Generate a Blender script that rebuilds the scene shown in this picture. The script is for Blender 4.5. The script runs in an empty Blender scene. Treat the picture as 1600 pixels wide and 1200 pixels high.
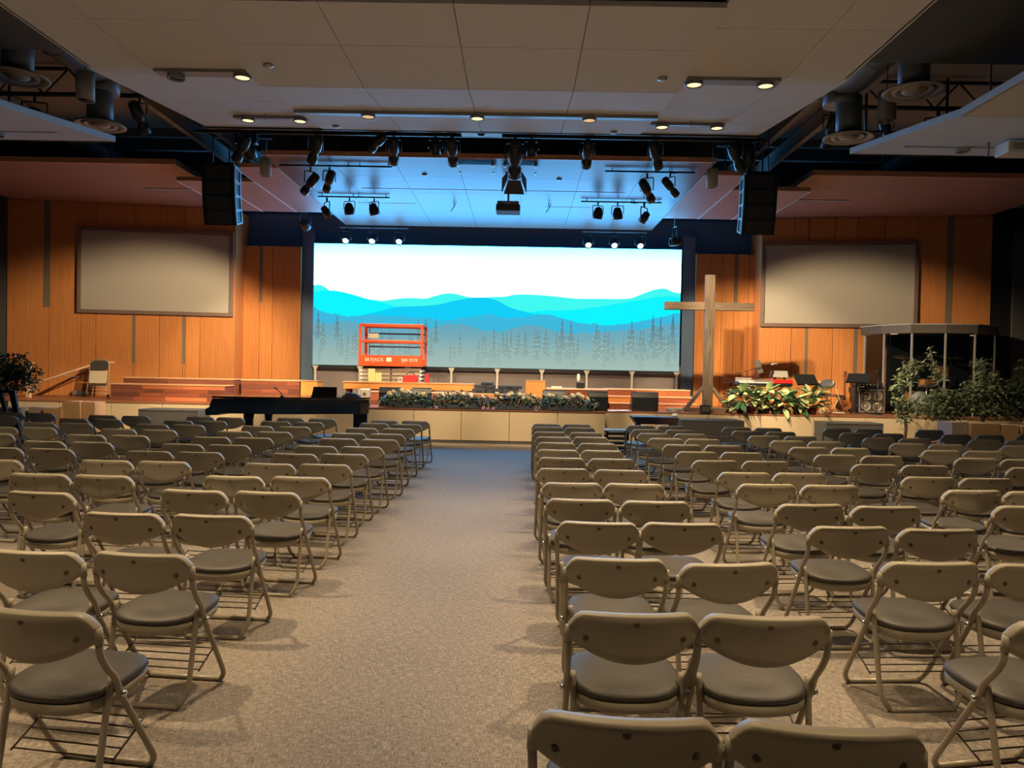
import bpy, bmesh, math, random
from mathutils import Vector, Matrix

SC = bpy.context.scene
COL = SC.collection
RND = random.Random(11)
PI = math.pi
rad = math.radians

# ------------------------------------------------------------------ camera
cam_d = bpy.data.cameras.new('camera')
cam_d.sensor_width = 36.0
cam_d.lens = 27.0
cam_d.clip_start = 0.05
cam_d.clip_end = 200
cam = bpy.data.objects.new('camera', cam_d)
COL.objects.link(cam)
YAW, PITCH, ROLL = -0.00883, -0.01767, rad(1.1)
_fw = Vector((math.sin(YAW) * math.cos(PITCH), math.cos(YAW) * math.cos(PITCH), math.sin(PITCH)))
_r0 = _fw.cross(Vector((0, 0, 1))).normalized()
_u0 = _r0.cross(_fw)
_r = _r0 * math.cos(ROLL) + _u0 * math.sin(ROLL)
_u = _u0 * math.cos(ROLL) - _r0 * math.sin(ROLL)
_m = Matrix((_r, _u, -_fw)).transposed().to_4x4()
_m.translation = Vector((0, 0, 1.69))
cam.matrix_world = _m
SC.camera = cam

# ------------------------------------------------------------------ world, exposure
world = bpy.data.worlds.new('world')
SC.world = world
world.use_nodes = True
world.node_tree.nodes['Background'].inputs[0].default_value = (0.5, 0.55, 0.65, 1)
world.node_tree.nodes['Background'].inputs[1].default_value = 0.01
SC.view_settings.view_transform = 'Standard'
SC.view_settings.look = 'None'
SC.view_settings.gamma = 1.0
SC.view_settings.use_curve_mapping = False
SC.view_settings.exposure = 0.12

# light levels (watts) used by the lamp builders further down
WARM = (1.0, 0.73, 0.42)
W_HOUSE = 500          # each downlight over the seats
W_SIDE = 300           # each downlight in the side clouds
W_WALL = 2350          # spots under the stage canopy aimed at the timber walls
W_FRONT = 800          # spots on the pipe at the edge of the house ceiling
W_BACK = 60            # back lights above the video wall

X0 = -0.65             # centre line of the room


def S(h):
    return X0 + h


# ------------------------------------------------------------------ materials
def _nt(name):
    m = bpy.data.materials.new(name)
    m.use_nodes = True
    nt = m.node_tree
    return m, nt, nt.nodes, nt.links, nt.nodes['Principled BSDF']


def plain(name, col, rough=0.6, metal=0.0, var=0.12, scale=6.0, bump=0.0, bscale=120.0, spec=0.5):
    m, nt, N, L, P = _nt(name)
    tc = N.new('ShaderNodeTexCoord')
    no = N.new('ShaderNodeTexNoise')
    no.inputs['Scale'].default_value = scale
    no.inputs['Detail'].default_value = 4
    L.new(tc.outputs['Object'], no.inputs['Vector'])
    mx = N.new('ShaderNodeMix')
    mx.data_type = 'RGBA'
    mx.inputs['A'].default_value = (*[c * (1 - var) for c in col], 1)
    mx.inputs['B'].default_value = (*[min(1, c * (1 + var)) for c in col], 1)
    L.new(no.outputs['Fac'], mx.inputs['Factor'])
    L.new(mx.outputs['Result'], P.inputs['Base Color'])
    P.inputs['Roughness'].default_value = rough
    P.inputs['Metallic'].default_value = metal
    P.inputs['Specular IOR Level'].default_value = spec
    if bump:
        n2 = N.new('ShaderNodeTexNoise')
        n2.inputs['Scale'].default_value = bscale
        n2.inputs['Detail'].default_value = 3
        L.new(tc.outputs['Object'], n2.inputs['Vector'])
        b = N.new('ShaderNodeBump')
        b.inputs['Strength'].default_value = bump
        b.inputs['Distance'].default_value = 0.01
        L.new(n2.outputs['Fac'], b.inputs['Height'])
        L.new(b.outputs['Normal'], P.inputs['Normal'])
    return m


def wood(name, c1, c2, stretch=(14, 14, 0.8), rough=0.45, bump=0.05, spec=0.4, by_object=0.25):
    """grain runs along the axis with the small stretch value; each board differs a little in tone"""
    m, nt, N, L, P = _nt(name)
    tc = N.new('ShaderNodeTexCoord')
    oi = N.new('ShaderNodeObjectInfo')
    mp = N.new('ShaderNodeMapping')
    mp.inputs['Scale'].default_value = stretch
    L.new(tc.outputs['Object'], mp.inputs['Vector'])
    L.new(oi.outputs['Random'], mp.inputs['Location'])
    no = N.new('ShaderNodeTexNoise')
    no.inputs['Scale'].default_value = 2.0
    no.inputs['Detail'].default_value = 6
    no.inputs['Distortion'].default_value = 0.6
    L.new(mp.outputs['Vector'], no.inputs['Vector'])
    ramp = N.new('ShaderNodeValToRGB')
    ramp.color_ramp.elements[0].position = 0.3
    ramp.color_ramp.elements[0].color = (*c1, 1)
    ramp.color_ramp.elements[1].position = 0.72
    ramp.color_ramp.elements[1].color = (*c2, 1)
    L.new(no.outputs['Fac'], ramp.inputs['Fac'])
    hs = N.new('ShaderNodeHueSaturation')
    mr = N.new('ShaderNodeMapRange')
    mr.inputs['To Min'].default_value = 1 - by_object
    mr.inputs['To Max'].default_value = 1 + by_object
    L.new(oi.outputs['Random'], mr.inputs['Value'])
    L.new(mr.outputs['Result'], hs.inputs['Value'])
    L.new(ramp.outputs['Color'], hs.inputs['Color'])
    L.new(hs.outputs['Color'], P.inputs['Base Color'])
    P.inputs['Roughness'].default_value = rough
    P.inputs['Specular IOR Level'].default_value = spec
    if bump:
        b = N.new('ShaderNodeBump')
        b.inputs['Strength'].default_value = bump
        b.inputs['Distance'].default_value = 0.005
        L.new(no.outputs['Fac'], b.inputs['Height'])
        L.new(b.outputs['Normal'], P.inputs['Normal'])
    return m


def emit(name, col, strength=1.0, grad=None):
    """emitter; grad = (z0, colour0, z1, colour1 ...) in object space for the pictures on the video wall"""
    m = bpy.data.materials.new(name)
    m.use_nodes = True
    nt = m.node_tree
    N, L = nt.nodes, nt.links
    N.remove(N['Principled BSDF'])
    e = N.new('ShaderNodeEmission')
    e.inputs['Strength'].default_value = strength
    e.inputs['Color'].default_value = (*col, 1)
    if grad:
        tc = N.new('ShaderNodeTexCoord')
        sx = N.new('ShaderNodeSeparateXYZ')
        L.new(tc.outputs['Object'], sx.inputs['Vector'])
        z0, z1 = grad[0][0], grad[-1][0]
        mr = N.new('ShaderNodeMapRange')
        mr.inputs['From Min'].default_value = z0
        mr.inputs['From Max'].default_value = z1
        L.new(sx.outputs['Z'], mr.inputs['Value'])
        rp = N.new('ShaderNodeValToRGB')
        while len(rp.color_ramp.elements) < len(grad):
            rp.color_ramp.elements.new(0.5)
        for el, (z, c) in zip(rp.color_ramp.elements, grad):
            el.position = (z - z0) / (z1 - z0)
            el.color = (*c, 1)
        L.new(mr.outputs['Result'], rp.inputs['Fac'])
        L.new(rp.outputs['Color'], e.inputs['Color'])
    L.new(e.outputs['Emission'], N['Material Output'].inputs['Surface'])
    return m


def carpet_mat():
    m, nt, N, L, P = _nt('carpet')
    tc = N.new('ShaderNodeTexCoord')
    facs = []
    for sc, det in (((22, 210, 1), 2), ((210, 22, 1), 2), ((420, 420, 1), 1), ((0.5, 0.5, 1), 2)):
        mp = N.new('ShaderNodeMapping')
        mp.inputs['Scale'].default_value = sc
        L.new(tc.outputs['Object'], mp.inputs['Vector'])
        no = N.new('ShaderNodeTexNoise')
        no.inputs['Scale'].default_value = 1.0
        no.inputs['Detail'].default_value = det
        L.new(mp.outputs['Vector'], no.inputs['Vector'])
        facs.append(no)
    a = N.new('ShaderNodeMath'); a.operation = 'MAXIMUM'
    L.new(facs[0].outputs['Fac'], a.inputs[0]); L.new(facs[1].outputs['Fac'], a.inputs[1])
    b = N.new('ShaderNodeMath'); b.operation = 'MULTIPLY_ADD'
    L.new(facs[2].outputs['Fac'], b.inputs[0]); b.inputs[1].default_value = 0.45
    L.new(a.outputs[0], b.inputs[2])
    c = N.new('ShaderNodeMath'); c.operation = 'MULTIPLY_ADD'
    L.new(facs[3].outputs['Fac'], c.inputs[0]); c.inputs[1].default_value = 0.12
    L.new(b.outputs[0], c.inputs[2])
    rp = N.new('ShaderNodeValToRGB')
    el = rp.color_ramp.elements
    el[0].position = 0.66; el[0].color = (0.07, 0.058, 0.047, 1)
    el[1].position = 1.02; el[1].color = (0.46, 0.395, 0.32, 1)
    k = el.new(0.82); k.color = (0.235, 0.2, 0.165, 1)
    L.new(c.outputs[0], rp.inputs['Fac'])
    L.new(rp.outputs['Color'], P.inputs['Base Color'])
    P.inputs['Roughness'].default_value = 0.75
    P.inputs['Specular IOR Level'].default_value = 0.25
    P.inputs['Sheen Weight'].default_value = 0.15
    bp = N.new('ShaderNodeBump')
    bp.inputs['Strength'].default_value = 0.35
    bp.inputs['Distance'].default_value = 0.004
    L.new(b.outputs[0], bp.inputs['Height'])
    L.new(bp.outputs['Normal'], P.inputs['Normal'])
    return m


def glass_mat():
    m = bpy.data.materials.new('clear_acrylic')
    m.use_nodes = True
    nt = m.node_tree
    N, L = nt.nodes, nt.links
    N.remove(N['Principled BSDF'])
    t = N.new('ShaderNodeBsdfTransparent'); t.inputs[0].default_value = (0.82, 0.86, 0.88, 1)
    g = N.new('ShaderNodeBsdfGlossy'); g.inputs['Roughness'].default_value = 0.04
    fr = N.new('ShaderNodeFresnel'); fr.inputs['IOR'].default_value = 1.5
    mx = N.new('ShaderNodeMixShader')
    L.new(fr.outputs[0], mx.inputs[0]); L.new(t.outputs[0], mx.inputs[1]); L.new(g.outputs[0], mx.inputs[2])
    L.new(mx.outputs[0], N['Material Output'].inputs['Surface'])
    return m


M = {}
M['carpet'] = carpet_mat()
M['tan'] = plain('tan_plastic', (0.365, 0.325, 0.24), 0.46, var=0.05, scale=3, bump=0.02, bscale=300)
M['tube'] = plain('tan_steel_tube', (0.36, 0.315, 0.235), 0.3, var=0.05, spec=0.6)
M['fabric'] = plain('grey_brown_upholstery', (0.066, 0.06, 0.054), 0.55, var=0.1, scale=9, bump=0.06, bscale=500)
M['bolt'] = plain('bright_steel', (0.75, 0.75, 0.74), 0.25, metal=1.0, var=0.03)
M['wire'] = plain('dark_steel_wire', (0.12, 0.10, 0.085), 0.45, metal=0.3, var=0.05)
M['screwhole'] = plain('brown_screw_cap', (0.12, 0.075, 0.05), 0.6, var=0.1)
M['panel'] = plain('grey_ceiling_board', (0.66, 0.645, 0.63), 0.8, var=0.03, scale=1.5, spec=0.2)
M['panel_edge'] = plain('pale_board_edge', (0.62, 0.62, 0.62), 0.7, var=0.02)
M['slot'] = plain('grey_metal_channel', (0.27, 0.27, 0.28), 0.5, var=0.05)
M['black'] = plain('black_paint', (0.016, 0.018, 0.022), 0.5, var=0.1)
M['gloss_black'] = plain('gloss_black_lacquer', (0.008, 0.009, 0.012), 0.12, var=0.05)
M['fixture'] = plain('black_fixture_paint', (0.013, 0.015, 0.019), 0.35, var=0.1)
M['navy'] = plain('navy_paint_and_haze', (0.11, 0.175, 0.28), 0.85, var=0.08, scale=1)  # blue haze around the video wall is mixed into this wall colour
M['deck'] = plain('brown_grey_deck', (0.28, 0.25, 0.23), 0.85, var=0.1, scale=1)
M['charcoal'] = plain('charcoal_paint', (0.10, 0.10, 0.098), 0.85, var=0.06, scale=1)
M['steel'] = plain('painted_steel_beam', (0.26, 0.24, 0.23), 0.6, var=0.1)
M['duct'] = plain('galvanised_duct', (0.22, 0.26, 0.30), 0.5, metal=0.3, var=0.12, scale=3)
M['diffuser'] = plain('beige_diffuser', (0.42, 0.36, 0.30), 0.5, var=0.04)
M['cherry'] = wood('cherry_wall_panel', (0.46, 0.175, 0.055), (0.60, 0.255, 0.085), (22, 22, 0.7), rough=0.42, by_object=0.09)
M['soffit'] = wood('red_brown_canopy_veneer', (0.33, 0.155, 0.115), (0.40, 0.195, 0.145), (0.8, 14, 14), rough=0.55, by_object=0.05, bump=0.0)
M['canopy'] = wood('glossy_canopy_veneer', (0.17, 0.085, 0.065), (0.21, 0.105, 0.08), (0.6, 12, 12), rough=0.36, by_object=0.05, bump=0.0, spec=0.07)
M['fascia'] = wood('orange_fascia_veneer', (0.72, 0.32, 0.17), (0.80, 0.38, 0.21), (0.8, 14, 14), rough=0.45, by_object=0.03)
M['strip'] = plain('grey_reveal_strip', (0.17, 0.14, 0.105), 0.55, var=0.05)
M['frame'] = plain('taupe_screen_frame', (0.17, 0.115, 0.10), 0.5, var=0.05)
M['screen'] = plain('matt_projection_fabric', (0.38, 0.36, 0.325), 0.9, var=0.02, scale=1.0, spec=0.1)
M['greywall'] = plain('mauve_grey_wall', (0.30, 0.265, 0.265), 0.8, var=0.05, scale=1.5)
M['beige'] = plain('beige_stage_board', (0.51, 0.42, 0.29), 0.7, var=0.04, scale=2, spec=0.25)
M['kick'] = plain('dark_grey_kick_strip', (0.07, 0.07, 0.075), 0.7)
M['stagefloor'] = wood('brown_stage_floor', (0.16, 0.065, 0.035), (0.25, 0.10, 0.05), (0.7, 12, 12), rough=0.35)
M['plank1'] = wood('red_brown_plank', (0.22, 0.065, 0.035), (0.33, 0.10, 0.05), (0.8, 14, 14), rough=0.5)
M['plank2'] = wood('plum_brown_plank', (0.13, 0.045, 0.032), (0.21, 0.075, 0.05), (0.8, 14, 14), rough=0.5)
M['plank3'] = wood('orange_plank', (0.50, 0.19, 0.055), (0.62, 0.26, 0.08), (0.8, 14, 14), rough=0.5)
M['plank4'] = wood('terracotta_plank', (0.40, 0.125, 0.055), (0.50, 0.17, 0.08), (0.8, 14, 14), rough=0.5)
M['tread'] = wood('pale_tread_edge', (0.62, 0.34, 0.17), (0.72, 0.42, 0.22), (0.8, 14, 14), rough=0.45)
M['orangewood'] = wood('orange_plywood', (0.60, 0.27, 0.07), (0.70, 0.34, 0.10), (0.9, 12, 12), rough=0.5)
M['barnwood'] = wood('weathered_grey_timber', (0.042, 0.03, 0.022), (0.115, 0.084, 0.058), (20, 20, 1.2), rough=0.85, bump=0.4)
M['barnwood_x'] = wood('weathered_grey_crossbeam', (0.05, 0.035, 0.025), (0.13, 0.093, 0.064), (1.2, 20, 20), rough=0.85, bump=0.4)
M['railwood'] = wood('pale_handrail_wood', (0.55, 0.35, 0.20), (0.65, 0.43, 0.26), (1, 12, 12), rough=0.45)
M['white'] = plain('white_paint', (0.80, 0.77, 0.70), 0.45, var=0.03)
M['cream'] = plain('cream_metal', (0.62, 0.54, 0.40), 0.5, var=0.03)
M['greycyl'] = plain('grey_metal_cylinder', (0.42, 0.40, 0.36), 0.45, var=0.04)
M['red'] = plain('orange_red_lift_paint', (0.80, 0.105, 0.03), 0.4, var=0.05)
M['bagred'] = plain('red_canvas', (0.70, 0.03, 0.03), 0.7, var=0.15, scale=20)
M['liftbeige'] = plain('dusty_scissor_steel', (0.42, 0.36, 0.29), 0.5, var=0.12)
M['yellow'] = plain('pale_yellow_card', (0.80, 0.72, 0.36), 0.8, var=0.04)
M['lettering'] = plain('white_lettering', (0.9, 0.88, 0.82), 0.6, var=0.01)
M['card'] = plain('cardboard', (0.42, 0.25, 0.125), 0.85, var=0.08, scale=4)
M['card_grey'] = plain('grey_cardboard', (0.30, 0.24, 0.21), 0.85, var=0.06, scale=4)
M['paper'] = plain('white_paper', (0.72, 0.74, 0.76), 0.8, var=0.03)
M['leafdark'] = plain('dark_green_leaf', (0.045, 0.075, 0.035), 0.45, var=0.5, scale=12)
M['leaf'] = plain('grey_green_leaf', (0.17, 0.21, 0.11), 0.45, var=0.5, scale=12)
M['leafgreen'] = plain('deep_green_leaf', (0.035, 0.10, 0.045), 0.4, var=0.5, scale=14)
M['leafpale'] = plain('variegated_cream_leaf', (0.42, 0.53, 0.27), 0.4, var=0.35, scale=22)
M['leafblue'] = plain('blue_green_leaf', (0.035, 0.07, 0.055), 0.5, var=0.5, scale=14)
M['bark'] = plain('tan_bark', (0.20, 0.135, 0.08), 0.85, var=0.3, scale=18)
M['rose'] = plain('cream_white_petal', (0.78, 0.70, 0.52), 0.6, var=0.08, scale=20)
M['pot'] = plain('dark_maroon_pot', (0.10, 0.02, 0.022), 0.4, var=0.08)
M['soil'] = plain('dark_potting_soil', (0.03, 0.02, 0.013), 0.95, var=0.3, scale=30)
M['trough'] = plain('dark_blue_trough', (0.018, 0.028, 0.045), 0.6, var=0.08)
M['stepgrey'] = plain('charcoal_step_carpet', (0.055, 0.055, 0.058), 0.85, var=0.15, scale=40)
M['brownbox'] = plain('dark_brown_laminate', (0.09, 0.05, 0.04), 0.5, var=0.08)
M['keyred'] = plain('red_keyboard_shell', (0.72, 0.02, 0.02), 0.35, var=0.03)
M['keywhite'] = plain('white_keys', (0.75, 0.74, 0.72), 0.35, var=0.02)
M['silver'] = plain('silver_panel', (0.42, 0.42, 0.38), 0.4, metal=0.4, var=0.08)
M['guitar'] = wood('orange_guitar_top', (0.62, 0.22, 0.06), (0.72, 0.30, 0.09), (30, 30, 1), rough=0.25)
M['drumwood'] = wood('amber_drum_shell', (0.55, 0.20, 0.04), (0.70, 0.30, 0.07), (10, 10, 1), rough=0.25)
M['cone'] = plain('grey_speaker_cone', (0.24, 0.22, 0.20), 0.5, var=0.1)
M['ampgrille'] = plain('dark_amp_grille', (0.05, 0.052, 0.052), 0.6, var=0.2, scale=60)
M['brass'] = plain('dull_brass_cymbal', (0.35, 0.25, 0.10), 0.35, metal=0.9, var=0.1)
M['alu'] = plain('aluminium_post', (0.42, 0.42, 0.42), 0.4, metal=0.5, var=0.04)
M['boothtop'] = plain('taupe_booth_roof', (0.075, 0.066, 0.056), 0.6, var=0.05)
M['glass'] = glass_mat()
M['plate'] = plain('grey_blue_acrylic_plate', (0.30, 0.34, 0.36), 0.25, var=0.03)
M['lamp_on'] = emit('warm_lamp_glow', (1.0, 0.72, 0.34), 1.7)
M['lamp_dim'] = emit('dim_lamp_glow', (1.0, 0.62, 0.30), 0.75)
M['lamp_white'] = emit('white_lamp_glow', (1.0, 0.96, 0.9), 6.0)
M['lens'] = plain('dark_glass_lens', (0.03, 0.03, 0.035), 0.08, var=0.02)


# ------------------------------------------------------------------ mesh helpers
class MB:
    def __init__(self):
        self.v, self.f, self.s = [], [], []

    def add(self, vs, fs, smooth=False, mx=None):
        o = len(self.v)
        if mx is not None:
            vs = [mx @ Vector(p) for p in vs]
        self.v += [tuple(p) for p in vs]
        self.f += [tuple(i + o for i in q) for q in fs]
        self.s += [smooth] * len(fs)
        return self

    def box(self, x0, x1, y0, y1, z0, z1, mx=None):
        vs = [(x0, y0, z0), (x1, y0, z0), (x1, y1, z0), (x0, y1, z0), (x0, y0, z1), (x1, y0, z1), (x1, y1, z1), (x0, y1, z1)]
        fs = [(0, 3, 2, 1), (4, 5, 6, 7), (0, 1, 5, 4), (1, 2, 6, 5), (2, 3, 7, 6), (3, 0, 4, 7)]
        return self.add(vs, fs, False, mx)

    def cbox(self, x0, x1, y0, y1, z0, z1, b=0.01, mx=None):
        """box with bevelled edges"""
        bm = bmesh.new()
        bmesh.ops.create_cube(bm, size=1)
        for p in bm.verts:
            p.co = Vector(((x0 + x1) / 2 + p.co.x * (x1 - x0), (y0 + y1) / 2 + p.co.y * (y1 - y0), (z0 + z1) / 2 + p.co.z * (z1 - z0)))
        bmesh.ops.bevel(bm, geom=bm.edges[:], offset=b, segments=2, affect='EDGES', profile=0.5)
        bm.verts.index_update()
        vs = [tuple(p.co) for p in bm.verts]
        fs = [tuple(p.index for p in q.verts) for q in bm.faces]
        bm.free()
        return self.add(vs, fs, False, mx)

    def hexa(self, p):
        """eight corners: bottom ring then top ring"""
        return self.add(p, [(0, 3, 2, 1), (4, 5, 6, 7), (0, 1, 5, 4), (1, 2, 6, 5), (2, 3, 7, 6), (3, 0, 4, 7)])

    def prism(self, poly, d0, d1, axis='y', mx=None):
        """polygon in the two other axes, extruded along axis"""
        def P(a, b, d):
            return {'y': (a, d, b), 'x': (d, a, b), 'z': (a, b, d)}[axis]
        n = len(poly)
        vs = [P(a, b, d0) for a, b in poly] + [P(a, b, d1) for a, b in poly]
        fs = [tuple(range(n)), tuple(range(2 * n - 1, n - 1, -1))]
        fs += [(i, i + n, (i + 1) % n + n, (i + 1) % n) for i in range(n)]
        return self.add(vs, fs, False, mx)

    def tube(self, path, r, n=8, cap=True, mx=None, smooth=True):
        path = [Vector(p) for p in path]
        rs = r if isinstance(r, (list, tuple)) else [r] * len(path)
        t0 = (path[1] - path[0]).normalized()
        a = Vector((0, 0, 1)) if abs(t0.z) < 0.9 else Vector((1, 0, 0))
        nrm = t0.cross(a).normalized()
        vs, fs = [], []
        for i, p in enumerate(path):
            if i == 0:
                t = path[1] - path[0]
            elif i == len(path) - 1:
                t = path[-1] - path[-2]
            else:
                t = (path[i + 1] - p).normalized() + (p - path[i - 1]).normalized()
            t.normalize()
            nrm = (nrm - t * nrm.dot(t)).normalized()
            bi = t.cross(nrm)
            for k in range(n):
                an = 2 * PI * k / n
                vs.append(p + (nrm * math.cos(an) + bi * math.sin(an)) * rs[i])
        for i in range(len(path) - 1):
            for k in range(n):
                fs.append((i * n + k, i * n + (k + 1) % n, (i + 1) * n + (k + 1) % n, (i + 1) * n + k))
        self.add(vs, fs, smooth, mx)
        if cap:
            o = len(self.v) - len(vs)
            self.f.append(tuple(o + k for k in range(n - 1, -1, -1))); self.s.append(False)
            self.f.append(tuple(o + len(vs) - n + k for k in range(n))); self.s.append(False)
        return self

    def lathe(self, prof, n=16, mx=None, smooth=True, cap=True):
        """profile of (radius, z)"""
        vs, fs = [], []
        for r, z in prof:
            for k in range(n):
                a = 2 * PI * k / n
                vs.append((r * math.cos(a), r * math.sin(a), z))
        for i in range(len(prof) - 1):
            for k in range(n):
                fs.append((i * n + k, i * n + (k + 1) % n, (i + 1) * n + (k + 1) % n, (i + 1) * n + k))
        if cap:
            fs.append(tuple(range(n - 1, -1, -1)))
            fs.append(tuple((len(prof) - 1) * n + k for k in range(n)))
        return self.add(vs, fs, smooth, mx)

    def mesh(self, name, mat):
        me = bpy.data.meshes.new(name)
        me.from_pydata(self.v, [], self.f)
        me.polygons.foreach_set('use_smooth', self.s)
        me.update()
        if mat:
            me.materials.append(M[mat] if isinstance(mat, str) else mat)
        return me

    def build(self, name, mat, parent=None, loc=None):
        o = bpy.data.objects.new(name, self.mesh(name, mat))
        COL.objects.link(o)
        if parent:
            o.parent = parent
        if loc:
            o.location = loc
        return o


def tag(o, label=None, cat=None, group=None, kind=None):
    if label: o['label'] = label
    if cat: o['category'] = cat
    if group: o['group'] = group
    if kind: o['kind'] = kind
    return o


def thing(name, label, cat, loc=(0, 0, 0), rz=0.0, group=None):
    o = bpy.data.objects.new(name, None)
    o.empty_display_size = 0.1
    COL.objects.link(o)
    o.location = loc
    o.rotation_euler = (0, 0, rz)
    return tag(o, label, cat, group)


def struct(o):
    o['kind'] = 'structure'
    return o


def dup(o, parent=None):
    c = o.copy()
    COL.objects.link(c)
    c.parent = parent
    for ch in o.children:
        dup(ch, c)
    return c


def aim(loc, target):
    """matrix whose -Z looks at the target"""
    q = (Vector(target) - Vector(loc)).to_track_quat('-Z', 'Y')
    return Matrix.Translation(Vector(loc)) @ q.to_matrix().to_4x4()


def spot(name, loc, target, watts, deg, col=WARM, size=0.06, blend=0.5, parent=None):
    d = bpy.data.lights.new(name, 'SPOT')
    d.energy = watts
    d.color = col
    d.spot_size = rad(deg)
    d.spot_blend = blend
    d.shadow_soft_size = size
    o = bpy.data.objects.new(name, d)
    COL.objects.link(o)
    o.matrix_world = aim(loc, target)
    if parent:
        o.parent = parent
        o.matrix_parent_inverse = Matrix.Translation(-Vector(parent.location))
    return o


def path_round(pts, r=0.03, n=4):
    """rounds the corners of a polyline"""
    pts = [Vector(p) for p in pts]
    out = [pts[0]]
    for a, b, c in zip(pts, pts[1:], pts[2:]):
        d0 = min(r, (b - a).length * 0.45); d1 = min(r, (c - b).length * 0.45)
        p0 = b + (a - b).normalized() * d0; p1 = b + (c - b).normalized() * d1
        for i in range(n + 1):
            t = i / n
            out.append(p0 * (1 - t) ** 2 + b * 2 * t * (1 - t) + p1 * t * t)
    out.append(pts[-1])
    return out


# ================================================================== STRUCTURE
YB = -5.0      # rear wall of the hall
XL, XR = S(-17.5), S(17.5)
STZ = 0.78     # stage height

struct(MB().box(XL, XR, YB, 23.2, -0.12, 0.0).build('floor', 'carpet'))
struct(MB().box(XL - .15, XL, YB, 23.2, -0.12, 8.2).build('wall_left', 'charcoal'))
struct(MB().box(XR, XR + .15, YB, 23.2, -0.12, 8.2).build('wall_right', 'charcoal'))
struct(MB().box(XL, XR, YB - .15, YB, -0.12, 8.2).build('wall_back', 'charcoal'))
w = struct(MB().box(XL, XR, 23.0, 23.2, 0, 8.2).build('wall_front', 'navy'))
struct(MB().box(XL - .15, XR + .15, YB - .15, 23.2, 8.0, 8.2).build('ceiling', 'charcoal'))
# lower deck above the lighting zone and the two dark bulkheads beside the house ceiling
struct(MB().box(XL, XR, 9.7, 17.0, 6.9, 7.0).build('trim_1', 'deck'))
struct(MB().box(XL, S(-4.4), YB, 9.7, 5.62, 5.75).build('trim_2', 'charcoal'))
struct(MB().box(S(4.4), XR, YB, 9.7, 5.62, 5.75).build('trim_3', 'charcoal'))
# dark header band behind the canopy
struct(MB().box(XL, XR, 19.9, 20.0, 6.12, 8.0).build('trim_4', 'navy'))
# mauve grey wall under the video wall, navy with its blue haze painted in above
struct(MB().box(S(-5.6), S(5.6), 22.14, 22.24, STZ, 1.9).build('wall_backdrop', 'greywall'))
struct(MB().box(S(-7.6), S(7.6), 22.3, 22.4, 5.0, 6.1).build('wall_header', 'navy'))
struct(MB().box(S(-5.62), S(-5.28), 22.02, 22.1, STZ, 5.6).build('trim_5', 'navy'))
struct(MB().box(S(5.28), S(5.62), 22.02, 22.1, STZ, 5.6).build('trim_6', 'navy'))

bh = struct(MB().box(S(-4.9), S(4.9), 17.02, 17.12, 6.0, 7.9).build('trim_7', 'deck'))
for i in range(9):
    MB().box(-.03, .03, -.05, 0, 6.05, 6.9).build('stud', 'steel', bh, (S(-4.5 + i * 1.13), 17.02, 0))

# ---- timber walls left and right of the stage, built from single panels
def lerp2(a, b, t):
    return (a[0] + (b[0] - a[0]) * t, a[1] + (b[1] - a[1]) * t)


def wall_run(parent, p0, p1, cuts, z0, z1, strips=(), depth=0.04):
    """panels between successive cuts (0..1) along the wall; strips = (t0, t1, zlow, zhigh) grey reveals"""
    d = Vector((p1[0] - p0[0], p1[1] - p0[1], 0))
    Ln = d.length
    ang = math.atan2(d.y, d.x)
    base = MB().box(0, Ln, 0.045, 0.10, z0, z1).build('backing_board', 'black', parent, (p0[0], p0[1], 0))
    base.rotation_euler.z = ang
    for a, b in zip(cuts, cuts[1:]):
        x0, x1 = a * Ln + .006, b * Ln - .006
        holes = sorted(s for s in strips if s[0] < b and s[1] > a)
        o = MB().cbox(-(x1 - x0) / 2, (x1 - x0) / 2, 0, depth, z0 + .004, z1 - .004, .004).build('wall_panel', 'cherry', parent)
        c = lerp2(p0, p1, (a + b) / 2)
        o.location = (c[0], c[1], 0)
        o.rotation_euler.z = ang
    for a, b, s0, s1 in strips:
        o = MB().box(-(b - a) * Ln / 2, (b - a) * Ln / 2, -.006, .01, s0, s1).build('reveal_strip', 'strip', parent)
        c = lerp2(p0, p1, (a + b) / 2)
        o.location = (c[0], c[1], 0)
        o.rotation_euler.z = ang


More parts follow.
